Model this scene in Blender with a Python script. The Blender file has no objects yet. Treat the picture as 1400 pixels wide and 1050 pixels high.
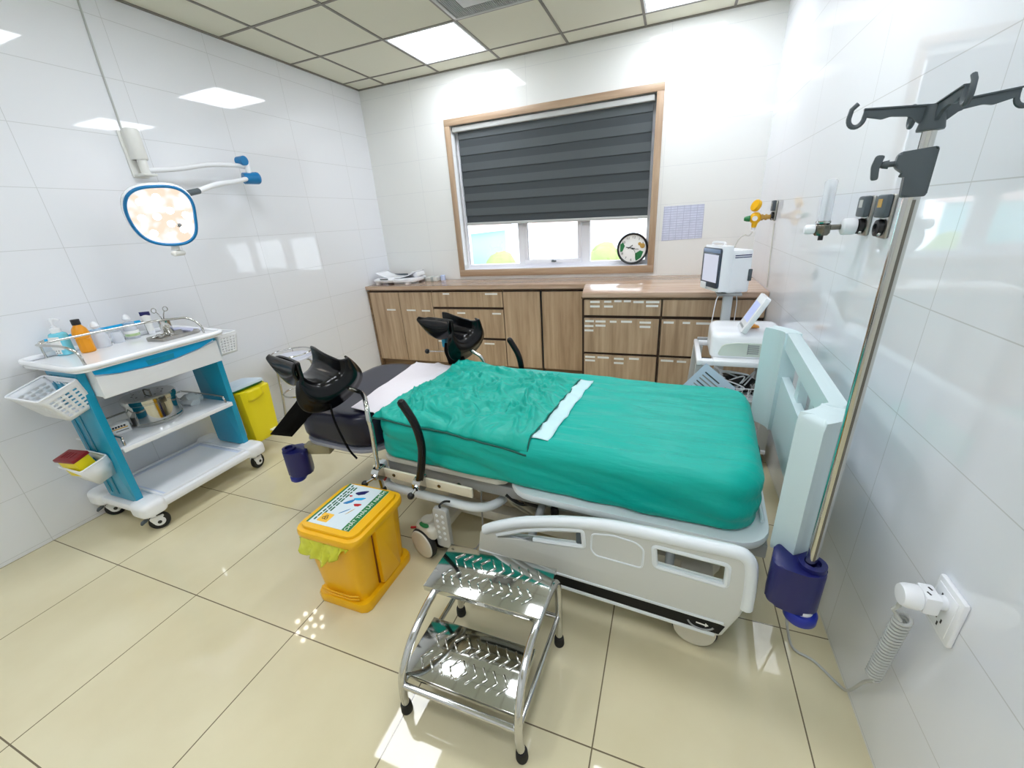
import bpy, bmesh, math, random
from mathutils import Vector, Matrix, Euler, noise
random.seed(7)
PI = math.pi
SC = bpy.context.scene
COL = SC.collection

# ------------------------------------------------------------------ materials
def lin(c):
    def f(v):
        v /= 255.0
        return v / 12.92 if v <= 0.04045 else ((v + 0.055) / 1.055) ** 2.4
    return (f(c[0]), f(c[1]), f(c[2]), 1.0)

def mat(name, c, rough=0.5, metal=0.0, **kw):
    m = bpy.data.materials.new(name); m.use_nodes = True
    b = m.node_tree.nodes['Principled BSDF']
    b.inputs['Base Color'].default_value = lin(c)
    b.inputs['Roughness'].default_value = rough
    b.inputs['Metallic'].default_value = metal
    for k, v in kw.items():
        b.inputs[k.replace('_', ' ')].default_value = v
    return m

def nd(m, t, **kw):
    n = m.node_tree.nodes.new(t)
    for k, v in kw.items(): setattr(n, k, v)
    return n
def lk(m, a, b): m.node_tree.links.new(a, b)
def bsdf(m): return m.node_tree.nodes['Principled BSDF']

def add_bump(m, scale, strength, dist=0.002, detail=4, stretch=(1, 1, 1)):
    tc = nd(m, 'ShaderNodeTexCoord'); mp = nd(m, 'ShaderNodeMapping')
    mp.inputs['Scale'].default_value = stretch
    n = nd(m, 'ShaderNodeTexNoise'); n.inputs['Scale'].default_value = scale; n.inputs['Detail'].default_value = detail
    bu = nd(m, 'ShaderNodeBump'); bu.inputs['Strength'].default_value = strength; bu.inputs['Distance'].default_value = dist
    lk(m, tc.outputs['Object'], mp.inputs['Vector']); lk(m, mp.outputs['Vector'], n.inputs['Vector'])
    lk(m, n.outputs['Fac'], bu.inputs['Height']); lk(m, bu.outputs['Normal'], bsdf(m).inputs['Normal'])
    return m

def grid_mat(name, c, cg, ax, period, off, width, rough, vary=0.0, mottle=None, bump=0.3):
    """tiles: ax = the two object axes (0..2); period / offset per axis; grout lines of the given width"""
    m = mat(name, c, rough)
    tc = nd(m, 'ShaderNodeTexCoord'); sp = nd(m, 'ShaderNodeSeparateXYZ')
    lk(m, tc.outputs['Object'], sp.inputs[0])
    masks = []; cells = []
    for k in range(2):
        s = nd(m, 'ShaderNodeMath', operation='SUBTRACT'); s.inputs[1].default_value = off[k]
        lk(m, sp.outputs[ax[k]], s.inputs[0])
        d = nd(m, 'ShaderNodeMath', operation='DIVIDE'); d.inputs[1].default_value = period[k]
        lk(m, s.outputs[0], d.inputs[0])
        fl = nd(m, 'ShaderNodeMath', operation='FLOOR'); lk(m, d.outputs[0], fl.inputs[0]); cells.append(fl)
        a = nd(m, 'ShaderNodeMath', operation='PINGPONG'); a.inputs[1].default_value = 0.5
        lk(m, d.outputs[0], a.inputs[0])
        t = nd(m, 'ShaderNodeMath', operation='LESS_THAN'); t.inputs[1].default_value = width / period[k] / 2
        lk(m, a.outputs[0], t.inputs[0]); masks.append(t)
    mx = nd(m, 'ShaderNodeMath', operation='MAXIMUM')
    lk(m, masks[0].outputs[0], mx.inputs[0]); lk(m, masks[1].outputs[0], mx.inputs[1])
    mix = nd(m, 'ShaderNodeMix', data_type='RGBA')
    mix.inputs[6].default_value = lin(c); mix.inputs[7].default_value = lin(cg)
    lk(m, mx.outputs[0], mix.inputs[0])
    if mottle:
        n = nd(m, 'ShaderNodeTexNoise'); n.inputs['Scale'].default_value = mottle[1]; n.inputs['Detail'].default_value = 6
        lk(m, tc.outputs['Object'], n.inputs['Vector'])
        m2 = nd(m, 'ShaderNodeMix', data_type='RGBA')
        m2.inputs[6].default_value = lin(c); m2.inputs[7].default_value = lin(mottle[0])
        r = nd(m, 'ShaderNodeMapRange'); r.inputs[1].default_value = 0.35; r.inputs[2].default_value = 0.7
        lk(m, n.outputs['Fac'], r.inputs[0]); lk(m, r.outputs[0], m2.inputs[0])
        lk(m, m2.outputs[2], mix.inputs[6])
    lk(m, mix.outputs[2], bsdf(m).inputs['Base Color'])
    bu = nd(m, 'ShaderNodeBump', invert=True); bu.inputs['Strength'].default_value = bump; bu.inputs['Distance'].default_value = 0.002
    lk(m, mx.outputs[0], bu.inputs['Height']); lk(m, bu.outputs['Normal'], bsdf(m).inputs['Normal'])
    return m

def wood_mat(name, c1, c2, c3, axis=2, rough=0.35):
    m = mat(name, c2, rough)
    tc = nd(m, 'ShaderNodeTexCoord'); mp = nd(m, 'ShaderNodeMapping')
    s = [9.0, 9.0, 9.0]; s[axis] = 0.55
    mp.inputs['Scale'].default_value = s
    n = nd(m, 'ShaderNodeTexNoise'); n.inputs['Scale'].default_value = 2.4; n.inputs['Detail'].default_value = 7; n.inputs['Roughness'].default_value = 0.62
    lk(m, tc.outputs['Object'], mp.inputs['Vector']); lk(m, mp.outputs['Vector'], n.inputs['Vector'])
    cr = nd(m, 'ShaderNodeValToRGB')
    e = cr.color_ramp.elements
    e[0].position = 0.33; e[0].color = lin(c1); e[1].position = 0.68; e[1].color = lin(c3)
    x = e.new(0.5); x.color = lin(c2)
    lk(m, n.outputs['Fac'], cr.inputs['Fac']); lk(m, cr.outputs['Color'], bsdf(m).inputs['Base Color'])
    return m

def emis(name, c, s, base=None):
    m = mat(name, base or c, 0.4)
    bsdf(m).inputs['Emission Color'].default_value = lin(c); bsdf(m).inputs['Emission Strength'].default_value = s
    return m

def stripe_mat(name, c, cl, axis, period, duty, rough=0.6, off=0.0):
    m = mat(name, c, rough)
    tc = nd(m, 'ShaderNodeTexCoord'); sp = nd(m, 'ShaderNodeSeparateXYZ'); lk(m, tc.outputs['Object'], sp.inputs[0])
    a = nd(m, 'ShaderNodeMath', operation='ADD'); a.inputs[1].default_value = off; lk(m, sp.outputs[axis], a.inputs[0])
    d = nd(m, 'ShaderNodeMath', operation='DIVIDE'); d.inputs[1].default_value = period; lk(m, a.outputs[0], d.inputs[0])
    f = nd(m, 'ShaderNodeMath', operation='FRACT'); lk(m, d.outputs[0], f.inputs[0])
    t = nd(m, 'ShaderNodeMath', operation='LESS_THAN'); t.inputs[1].default_value = duty; lk(m, f.outputs[0], t.inputs[0])
    mix = nd(m, 'ShaderNodeMix', data_type='RGBA'); mix.inputs[6].default_value = lin(c); mix.inputs[7].default_value = lin(cl)
    lk(m, t.outputs[0], mix.inputs[0]); lk(m, mix.outputs[2], bsdf(m).inputs['Base Color'])
    return m

T = 0.5836
M = {}
M['wall_l'] = grid_mat('white_wall_tile_left', (232, 234, 239), (208, 210, 213), (1, 2), (0.582, 0.29), (-2.712, 1.18), 0.0028, 0.03, bump=0.12)
M['wall_r'] = grid_mat('white_wall_tile_right', (231, 234, 240), (206, 208, 211), (1, 2), (1.43 / 2, 0.29), (-2.685, 1.46), 0.0028, 0.03, bump=0.12)
M['wall_b'] = grid_mat('white_wall_tile_back', (232, 233, 231), (215, 217, 218), (0, 2), (1.164, 0.29), (1.745, 1.785), 0.0025, 0.04, bump=0.12)
M['floor'] = grid_mat('polished_beige_floor_tile', (224, 215, 182), (118, 106, 84), (0, 1), (T, T), (0.5887, -2.7089), 0.0042, 0.03, mottle=((215, 204, 168), 2.5), bump=0.2)
M['ceil'] = mat('ceiling_board', (222, 221, 204), 0.9)
M['tbar'] = mat('ceiling_bar', (128, 124, 116), 0.5)
M['wood'] = wood_mat('brown_oak_laminate', (160, 134, 108), (184, 158, 130), (200, 176, 148))
M['woodd'] = wood_mat('brown_oak_edge', (100, 80, 58), (128, 102, 76), (146, 120, 92), 0)
M['top'] = wood_mat('oak_worktop', (172, 144, 122), (196, 168, 146), (210, 186, 166), 0, 0.16)
M['casing'] = wood_mat('light_oak_casing', (158, 132, 108), (174, 148, 122), (190, 166, 140), 0, 0.4)
M['casingv'] = wood_mat('light_oak_casing_upright', (158, 132, 108), (174, 148, 122), (190, 166, 140), 2, 0.4)
M['gap'] = mat('shadow_gap', (58, 42, 32), 0.8)
M['label'] = mat('white_label', (240, 240, 238), 0.5)
M['white'] = mat('white_plastic', (236, 238, 242), 0.32)
M['whiteg'] = mat('white_gloss', (240, 242, 246), 0.15)
M['lampw'] = mat('lamp_white', (226, 226, 222), 0.4)
M['cream'] = mat('cream_plastic', (212, 208, 196), 0.45)
M['bedwhite'] = mat('bed_white_plastic', (226, 232, 236), 0.35)
M['railgrey'] = mat('side_rail_grey', (206, 208, 204), 0.42)
M['headb'] = mat('headboard_pale_blue', (206, 224, 228), 0.35)
M['chrome'] = mat('chrome', (205, 205, 205), 0.10, 1.0)
M['steel'] = mat('polished_steel', (196, 196, 192), 0.08, 1.0)
M['steelb'] = mat('brushed_steel', (170, 168, 162), 0.3, 1.0)
M['steeld'] = mat('dark_steel', (120, 116, 108), 0.25, 1.0)
M['black'] = mat('black_plastic', (16, 16, 18), 0.4)
M['blackg'] = mat('black_moulded_vinyl', (7, 7, 9), 0.2, Specular_IOR_Level=0.32)
M['strap'] = mat('black_webbing', (5, 5, 6), 0.9, Specular_IOR_Level=0.15)
M['rubber'] = mat('black_rubber', (20, 20, 20), 0.7)
M['navy'] = add_bump(mat('navy_vinyl', (13, 14, 36), 0.28, Specular_IOR_Level=0.4), 60, 0.08)
M['navyp'] = mat('navy_plastic', (20, 24, 92), 0.35)
M['teal'] = mat('teal_plastic', (20, 150, 186), 0.3)
M['teald'] = mat('dark_teal_plastic', (14, 122, 154), 0.35)
M['cyan'] = mat('cyan_plastic', (16, 170, 226), 0.3)
M['blue'] = mat('blue_trim', (22, 118, 176), 0.3)
M['yellow'] = mat('yellow_plastic', (236, 178, 10), 0.3)
M['yellowl'] = mat('lemon_plastic', (240, 222, 20), 0.4)
M['red'] = mat('red_plastic', (190, 24, 30), 0.4)
M['dred'] = mat('dark_red_plastic', (130, 20, 28), 0.4)
M['orange'] = mat('orange_plastic', (232, 152, 10), 0.3)
M['green'] = mat('green_plastic', (20, 116, 60), 0.4)
M['grey'] = mat('grey_plastic', (150, 152, 152), 0.45)
M['lgrey'] = mat('light_grey_plastic', (186, 188, 186), 0.45)
M['dgrey'] = mat('dark_grey_plastic', (72, 82, 88), 0.45)
M['sheet'] = add_bump(mat('teal_cotton', (0, 170, 156), 0.42, Specular_IOR_Level=0.3), 30, 0.55, 0.008, 5, (0.3, 1.7, 1))
M['drape'] = add_bump(mat('teal_drape_cotton', (0, 166, 150), 0.38, Specular_IOR_Level=0.35), 20, 0.4, 0.008, 5)
M['hem'] = mat('dark_teal_hem', (0, 82, 72), 0.7)  # hem colour darkened to hold the shade of its crease
M['tape'] = add_bump(mat('pale_fabric_strip', (196, 228, 232), 0.7), 60, 0.3)
M['pad'] = add_bump(mat('white_paper_pad', (232, 226, 232), 0.65), 22, 0.5, 0.006)
M['glass'] = mat('clear_glass', (250, 252, 255), 0.02, Transmission_Weight=1.0, IOR=1.45)
M['jarglass'] = mat('clear_plastic', (236, 240, 246), 0.05, Alpha=0.34)
M['liquid'] = mat('blue_gel', (122, 214, 236), 0.15)
M['bag'] = mat('clear_bag', (226, 234, 236), 0.2, Alpha=0.72)
M['greenbag'] = mat('lime_bag', (224, 228, 70), 0.25, Alpha=0.8)
M['panel'] = emis('light_diffuser', (244, 248, 255), 13.0)
M['led'] = emis('led_lens', (255, 226, 208), 0.98, (60, 56, 54))
def lens_patches(m):
    tc = nd(m, 'ShaderNodeTexCoord'); v = nd(m, 'ShaderNodeTexNoise'); v.inputs['Scale'].default_value = 16; v.inputs['Detail'].default_value = 1
    r = nd(m, 'ShaderNodeValToRGB'); e = r.color_ramp.elements; e[0].position = .42; e[0].color = lin((255, 222, 200)); e[1].position = .56; e[1].color = lin((255, 248, 246))
    lk(m, tc.outputs['Object'], v.inputs['Vector']); lk(m, v.outputs['Fac'], r.inputs['Fac']); lk(m, r.outputs['Color'], bsdf(m).inputs['Emission Color'])
lens_patches(M['led'])
M['bulb'] = emis('led_bulb', (255, 246, 234), 14.0)
M['screen'] = emis('pale_screen', (206, 208, 226), 0.35, (200, 204, 222))
M['screenb'] = emis('blue_screen', (176, 186, 224), 0.3, (170, 180, 220))
M['blind'] = mat('charcoal_blind', (60, 66, 70), 0.75)
M['paper'] = mat('paper', (196, 216, 234), 0.7)
M['frost'] = mat('window_white', (240, 240, 246), 0.35)
M['amber'] = mat('straw_kidney', (190, 150, 70), 0.5)

# ------------------------------------------------------------------ mesh helpers
class MB:
    def __init__(self): self.bm = bmesh.new(); self.sm = False
    def _m(self, verts, loc=(0, 0, 0), rot=None, scl=None):
        if scl is not None: bmesh.ops.scale(self.bm, vec=scl, verts=verts)
        if rot is not None: bmesh.ops.rotate(self.bm, cent=(0, 0, 0), matrix=Euler(rot).to_matrix() if not isinstance(rot, Matrix) else rot, verts=verts)
        bmesh.ops.translate(self.bm, vec=loc, verts=verts)
    def box(self, c, s, bevel=0.0, rot=None, seg=2):
        r = bmesh.ops.create_cube(self.bm, size=1.0); vs = r['verts']
        bmesh.ops.scale(self.bm, vec=s, verts=vs)
        if bevel > 0:
            es = list({e for v in vs for e in v.link_edges})
            b = bmesh.ops.bevel(self.bm, geom=es, offset=min(bevel, min(s) * 0.49), segments=seg, affect='EDGES', profile=0.5)
            vs = list({v for f in b['faces'] for v in f.verts} | {v for v in vs if v.is_valid})
        self._m(vs, c, rot); return self
    def bx(self, x0, x1, y0, y1, z0, z1, bevel=0.0, seg=2):
        return self.box(((x0 + x1) / 2, (y0 + y1) / 2, (z0 + z1) / 2), (abs(x1 - x0), abs(y1 - y0), abs(z1 - z0)), bevel, None, seg)
    def tube(self, pts, r, n=12, cap=True, closed=False):
        pts = [Vector(p) for p in pts]; rs = r if isinstance(r, (list, tuple)) else [r] * len(pts)
        rings = []; N = len(pts); up = None
        for i, p in enumerate(pts):
            if closed: d = pts[(i + 1) % N] - pts[i - 1]
            elif i == 0: d = pts[1] - p
            elif i == N - 1: d = p - pts[-2]
            else: d = (pts[i + 1] - p).normalized() + (p - pts[i - 1]).normalized()
            d.normalize()
            if up is None: up = Vector((0, 0, 1)) if abs(d.z) < 0.9 else Vector((1, 0, 0))
            a = up - d * up.dot(d)
            if a.length < 1e-6: a = d.orthogonal()
            a.normalize(); up = a; b = d.cross(a)
            rings.append([self.bm.verts.new(p + (a * math.cos(t) + b * math.sin(t)) * rs[i]) for t in [2 * PI * k / n for k in range(n)]])
        for i in range(N if closed else N - 1):
            A, B = rings[i], rings[(i + 1) % N]
            for k in range(n): self.bm.faces.new((A[k], A[(k + 1) % n], B[(k + 1) % n], B[k]))
        if cap and not closed:
            self.bm.faces.new(list(reversed(rings[0]))); self.bm.faces.new(rings[-1])
        self.sm = True; return self
    def cyl(self, a, b, r, r2=None, n=20): return self.tube([a, b], [r, r if r2 is None else r2], n)
    def lathe(self, prof, c=(0, 0, 0), n=28, rot=None, scl=None):
        rings = []; new = []
        for (r, z) in prof:
            if r < 1e-6: ring = [self.bm.verts.new((0, 0, z))]
            else: ring = [self.bm.verts.new((r * math.cos(2 * PI * k / n), r * math.sin(2 * PI * k / n), z)) for k in range(n)]
            rings.append(ring); new += ring
        for A, B in zip(rings, rings[1:]):
            for k in range(n):
                k2 = (k + 1) % n
                if len(A) == 1 and len(B) == 1: continue
                if len(A) == 1: self.bm.faces.new((A[0], B[k2], B[k]))
                elif len(B) == 1: self.bm.faces.new((A[k], A[k2], B[0]))
                else: self.bm.faces.new((A[k], A[k2], B[k2], B[k]))
        self._m(new, c, rot, scl); self.sm = True; return self
    def ball(self, c, r, scl=(1, 1, 1), n=16, rot=None):
        q = bmesh.ops.create_uvsphere(self.bm, u_segments=n, v_segments=max(8, n * 2 // 3), radius=r)
        self._m(q['verts'], c, rot, scl); self.sm = True; return self
    def torus(self, c, R, r, rot=None, n=32, m=10, scl=None):
        rings = []; new = []
        for i in range(n):
            a = 2 * PI * i / n
            ring = [self.bm.verts.new(((R + r * math.cos(t)) * math.cos(a), (R + r * math.cos(t)) * math.sin(a), r * math.sin(t))) for t in [2 * PI * k / m for k in range(m)]]
            rings.append(ring); new += ring
        for i in range(n):
            A, B = rings[i], rings[(i + 1) % n]
            for k in range(m): self.bm.faces.new((A[k], B[k], B[(k + 1) % m], A[(k + 1) % m]))
        self._m(new, c, rot, scl); self.sm = True; return self
    def prism(self, poly, axis, a, b, bevel=0.0, seg=2):
        """poly: 2-D points in the plane across `axis`; extruded from a to b"""
        def P(p, h): return {0: (h, p[0], p[1]), 1: (p[0], h, p[1]), 2: (p[0], p[1], h)}[axis]
        A = [self.bm.verts.new(P(p, a)) for p in poly]; B = [self.bm.verts.new(P(p, b)) for p in poly]
        n = len(poly); fs = [self.bm.faces.new(A), self.bm.faces.new(list(reversed(B)))]
        for k in range(n): fs.append(self.bm.faces.new((A[k], B[k], B[(k + 1) % n], A[(k + 1) % n])))
        if bevel:
            es = [e for f in fs[:2] for e in f.edges]
            bmesh.ops.bevel(self.bm, geom=list(set(es)), offset=bevel, segments=seg, affect='EDGES', profile=0.5)
        return self
    def surf(self, fn, nu, nv, closed_u=False):
        g = [[self.bm.verts.new(fn(i / (nu if closed_u else nu - 1), j / (nv - 1))) for j in range(nv)] for i in range(nu)]
        for i in range(nu if closed_u else nu - 1):
            for j in range(nv - 1):
                i2 = (i + 1) % nu
                self.bm.faces.new((g[i][j], g[i2][j], g[i2][j + 1], g[i][j + 1]))
        self.sm = True; return g
    def slab(self, u0, u1, v0, v1, z0, z1, rp, rv, step=0.03, disp=None, rvb=0.0, nz=None):
        """soft cushion-like block: plan corners of radius rp, top edge radius rv, optional bottom radius rvb"""
        nx = max(2, int((u1 - u0) / step)); ny = max(2, int((v1 - v0) / step)); nz = nz or max(3, int((z1 - z0) / (step * 0.6)))
        idx = {}
        def V(i, j, k):
            key = (i, j, k)
            if key in idx: return idx[key]
            def w(t, n): return t / n
            x = u0 + (u1 - u0) * w(i, nx); y = v0 + (v1 - v0) * w(j, ny); z = z0 + (z1 - z0) * w(k, nz)
            R = max(rp, 1e-4)
            ix = min(max(x, u0 + R), u1 - R); iy = min(max(y, v0 + R), v1 - R)
            dx, dy = x - ix, y - iy; L = math.hypot(dx, dy)
            if abs(dx) > 1e-9 and abs(dy) > 1e-9:
                s = max(abs(dx), abs(dy)) / L; dx *= s; dy *= s; L = math.hypot(dx, dy); nrm = Vector((dx / L, dy / L)); e = R - L
            else:
                es = [(x - u0, (-1, 0)), (u1 - x, (1, 0)), (y - v0, (0, -1)), (v1 - y, (0, 1))]
                e, nn = min(es, key=lambda t: t[0]); nrm = Vector(nn)
            px, py = ix + dx, iy + dy
            for (rr, top) in ((rv, True), (rvb, False)):
                if rr <= 0: continue
                q0 = rr - e; q1 = (z - (z1 - rr)) if top else ((z0 + rr) - z)
                if q0 > 0 and q1 > 0:
                    s = max(q0, q1) / math.hypot(q0, q1)
                    n0, n1 = q0 * s, q1 * s
                    px += nrm.x * (n0 - q0); py += nrm.y * (n0 - q0)
                    z = (z1 - rr + n1) if top else (z0 + rr - n1); break
            p = Vector((px, py, z))
            if disp: p = Vector(disp(p, nrm, e))
            idx[key] = self.bm.verts.new(p); return idx[key]
        for i in range(nx):
            for j in range(ny):
                self.bm.faces.new((V(i, j, nz), V(i + 1, j, nz), V(i + 1, j + 1, nz), V(i, j + 1, nz)))
                self.bm.faces.new((V(i, j, 0), V(i, j + 1, 0), V(i + 1, j + 1, 0), V(i + 1, j, 0)))
        for k in range(nz):
            for i in range(nx):
                self.bm.faces.new((V(i, 0, k), V(i + 1, 0, k), V(i + 1, 0, k + 1), V(i, 0, k + 1)))
                self.bm.faces.new((V(i, ny, k), V(i, ny, k + 1), V(i + 1, ny, k + 1), V(i + 1, ny, k)))
            for j in range(ny):
                self.bm.faces.new((V(0, j, k), V(0, j, k + 1), V(0, j + 1, k + 1), V(0, j + 1, k)))
                self.bm.faces.new((V(nx, j, k), V(nx, j + 1, k), V(nx, j + 1, k + 1), V(nx, j, k + 1)))
        self.sm = True; return self
    def build(self, name, m, parent=None, smooth=None, angle=40, loc=None, rot=None, solid=None, subsurf=0):
        bmesh.ops.recalc_face_normals(self.bm, faces=self.bm.faces)
        me = bpy.data.meshes.new(name); self.bm.to_mesh(me); self.bm.free()
        me.materials.append(m)
        if (self.sm if smooth is None else smooth) or True:
            for p in me.polygons: p.use_smooth = True
            try: me.set_sharp_from_angle(angle=math.radians(angle))
            except Exception: pass
        o = bpy.data.objects.new(name, me); COL.objects.link(o)
        if parent is not None: o.parent = parent
        if loc is not None: o.location = loc
        if rot is not None: o.rotation_euler = rot
        if solid:
            md = o.modifiers.new('thickness', 'SOLIDIFY'); md.thickness = solid; md.offset = 0
        if subsurf:
            md = o.modifiers.new('soft', 'SUBSURF'); md.levels = subsurf; md.render_levels = subsurf
        return o

def tag(o, label=None, cat=None, group=None, kind=None):
    if label: o['label'] = label
    if cat: o['category'] = cat
    if group: o['group'] = group
    if kind: o['kind'] = kind
    return o
def thing(name, label, cat, loc=(0, 0, 0), rz=0.0, group=None):
    o = bpy.data.objects.new(name, None); COL.objects.link(o)
    o.location = loc; o.rotation_euler = (0, 0, rz); o.empty_display_size = 0.05
    return tag(o, label, cat, group)
def struct(name, mb, m, parent=None):
    o = mb.build(name, m, parent)
    if parent is None: o['kind'] = 'structure'
    return o
def copy_tree(o, parent=None):
    c = o.copy(); COL.objects.link(c)
    if parent is not None: c.parent = parent
    for ch in list(o.children): copy_tree(ch, c)
    return c
def smooth_path(pts, n=8):
    """Catmull-Rom through the points"""
    P = [Vector(p) for p in pts]; P = [P[0] * 2 - P[1]] + P + [P[-1] * 2 - P[-2]]; out = []
    for i in range(1, len(P) - 2):
        for k in range(n):
            t = k / n; a, b, c, d = P[i - 1], P[i], P[i + 1], P[i + 2]
            out.append(0.5 * ((2 * b) + (c - a) * t + (2 * a - 5 * b + 4 * c - d) * t * t + (3 * b - a - 3 * c + d) * t ** 3))
    out.append(P[-2]); return out
def plate2d(name, outer, holes, depth, bevel, m, parent, mtx, rnd=0.0):
    """2-D outline with holes, extruded with rounded edges, placed by a matrix (its x,y plane -> wanted plane)"""
    cu = bpy.data.curves.new(name, 'CURVE'); cu.dimensions = '2D'; cu.fill_mode = 'BOTH'
    cu.extrude = max(depth / 2 - bevel, 0.0005); cu.bevel_depth = bevel; cu.bevel_resolution = 3; cu.offset = -bevel
    for L in [outer] + holes:
        s = cu.splines.new('POLY'); s.points.add(len(L) - 1)
        for p, q in zip(s.points, L): p.co = (q[0], q[1], 0, 1)
        s.use_cyclic_u = True
    return curve_mesh(cu, name, m, parent, mtx)
def curve_mesh(cu, name, m, parent, mtx):
    t = bpy.data.objects.new('tmp', cu); COL.objects.link(t)
    dg = bpy.context.evaluated_depsgraph_get(); dg.update()
    me = bpy.data.meshes.new_from_object(t.evaluated_get(dg), depsgraph=dg)
    bpy.data.objects.remove(t); me.transform(mtx); me.materials.clear(); me.materials.append(m); me.name = name
    bm = bmesh.new(); bm.from_mesh(me); bmesh.ops.remove_doubles(bm, verts=bm.verts, dist=1e-5); bm.to_mesh(me); bm.free()
    for p in me.polygons: p.use_smooth = True
    try: me.set_sharp_from_angle(angle=math.radians(40))
    except Exception: pass
    o = bpy.data.objects.new(name, me); COL.objects.link(o)
    if parent is not None: o.parent = parent
    return o
def text_mesh(name, s, size, m, parent, mtx, depth=0.0004, align='CENTER'):
    cu = bpy.data.curves.new(name, 'FONT'); cu.body = s; cu.size = size; cu.extrude = depth
    cu.align_x = align; cu.align_y = 'CENTER'
    return curve_mesh(cu, name, m, parent, mtx)
def basis(o, x, y, z):
    return Matrix(((x[0], y[0], z[0], o[0]), (x[1], y[1], z[1], o[1]), (x[2], y[2], z[2], o[2]), (0, 0, 0, 1)))
def rounded(poly, r, n=5):
    """round the corners of a 2-D polygon"""
    out = []; N = len(poly)
    for i in range(N):
        a, b, c = Vector(poly[i - 1]), Vector(poly[i]), Vector(poly[(i + 1) % N])
        d1 = (a - b); d2 = (c - b); k = min(r, d1.length * 0.45, d2.length * 0.45)
        p = b + d1.normalized() * k; q = b + d2.normalized() * k
        for t in range(n + 1):
            s = t / n; out.append(tuple((1 - s) ** 2 * p + 2 * s * (1 - s) * b + s * s * q))
    return out

# ------------------------------------------------------------------ the room
XR, YF, H, WT = 3.6535, -5.2, 2.7476, 0.22
WX0, WX1, WZ0, WZ1 = 0.972, 2.826, 0.998, 2.318
struct('floor', MB().bx(-0.2, XR + 0.2, YF - 0.2, 0.25, -0.15, 0), M['floor'])
struct('wall_left', MB().bx(-0.2, 0, YF, 0, 0, H), M['wall_l'])
struct('wall_right', MB().bx(XR, XR + 0.2, YF, 0, 0, H), M['wall_r'])
struct('wall_front', MB().bx(-0.2, XR + 0.2, YF - 0.2, YF, 0, H), M['wall_b'])
b = MB()
b.bx(-0.2, WX0, 0, WT, 0, H); b.bx(WX1, XR + 0.2, 0, WT, 0, H); b.bx(WX0, WX1, 0, WT, 0, WZ0); b.bx(WX0, WX1, 0, WT, WZ1, H)
struct('wall_back', b, M['wall_b'])
# suspended ceiling: boards on a bar grid, openings left for lamps and grille
GX = [0.0] + [0.318 + 0.6 * i for i in range(6)] + [XR]
GY = [0.0] + [-0.2251 - 0.6 * j for j in range(9)] + [YF]
LIGHTS = [(2, 1), (5, 1), (2, 4), (5, 4), (2, 7), (5, 7)]; VENT = (3, 2)  # last two light cells: unseen panels added to brighten the lower room
b = MB(); g = MB()
for i in range(len(GX) - 1):
    for j in range(len(GY) - 1):
        if (i, j) in LIGHTS or (i, j) == VENT: continue
        b.bx(GX[i] + 0.004, GX[i + 1] - 0.004, GY[j + 1] + 0.004, GY[j] - 0.004, H + 0.004, H + 0.02)
struct('ceiling', b, M['ceil'])
for x in GX[1:-1]: g.bx(x - 0.009, x + 0.009, YF, 0, H - 0.001, H + 0.01)
for y in GY[1:-1]: g.bx(0, XR, y - 0.009, y + 0.009, H - 0.0005, H + 0.0102)
struct('trim_1', g, M['tbar'])
g = MB()
for (a0, a1, c0, c1) in ((0, 0.014, YF, 0), (XR - 0.014, XR, YF, 0), (0, XR, -0.014, 0), (0, XR, YF, YF + 0.014)):
    g.bx(a0, a1, c0, c1, H - 0.006, H + 0.004)
struct('trim_2', g, M['tbar'])
struct('trim_3', MB().bx(-0.2, XR + 0.2, YF - 0.2, 0.25, H + 0.2, H + 0.3), M['ceil'])
LT = ['square ceiling light panel nearest the left wall, above the window side', 'square ceiling light panel above the right end of the window wall',
      'square ceiling light panel behind the bed foot, outside the picture', 'square ceiling light panel halfway along the right wall, outside the picture'] + ['square ceiling light panel at the camera end of the room, towards the left', 'square ceiling light panel at the camera end of the room, by the right wall']
for k, (i, j) in enumerate(LIGHTS):
    cx, cy = (GX[i] + GX[i + 1]) / 2, (GY[j] + GY[j + 1]) / 2
    t = thing('ceiling_light', LT[k], 'ceiling light', (cx, cy, H), 0, 'square ceiling light panels')
    q = MB()
    for (x0, x1, y0, y1) in ((-.29, .29, .275, .29), (-.29, .29, -.29, -.275), (-.29, -.275, -.275, .275), (.275, .29, -.275, .275)): q.bx(x0, x1, y0, y1, 0.0, 0.03)
    q.build('frame', M['white'], t)
    MB().bx(-.2745, .2745, -.2745, .2745, 0.004, 0.02).build('diffuser', M['panel'], t)
i, j = VENT
t = thing('ceiling_vent', 'square slotted air grille set in the ceiling beside the light panel', 'air vent', ((GX[i] + GX[i + 1]) / 2, (GY[j] + GY[j + 1]) / 2, H))
q = MB(); fr = [(-.291, .291, .268, .291), (-.291, .291, -.291, -.268), (-.291, -.268, -.268, .268), (.268, .291, -.268, .268)]
for (x0, x1, y0, y1) in fr: q.bx(x0, x1, y0, y1, -0.006, 0.02, 0.003)
q.build('frame', M['lgrey'], t)
MB().bx(-.268, .268, -.268, .268, 0.02, 0.03).build('backing', M['black'], t)
q = MB(); n = 40
for k in range(n):
    x = -.262 + .524 * (k + .5) / n
    if abs(x) < 0.165: q.bx(x - .0024, x + .0024, .165, .268, -0.003, 0.004); q.bx(x - .0024, x + .0024, -.268, -.165, -0.003, 0.004)
    else: q.bx(x - .0024, x + .0024, -.268, .268, -0.003, 0.004)
q.build('slats', M['lgrey'], t)
MB().bx(-.165, .165, -.165, .165, -0.006, 0.012, 0.003).build('centre_panel', M['lgrey'], t)

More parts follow.
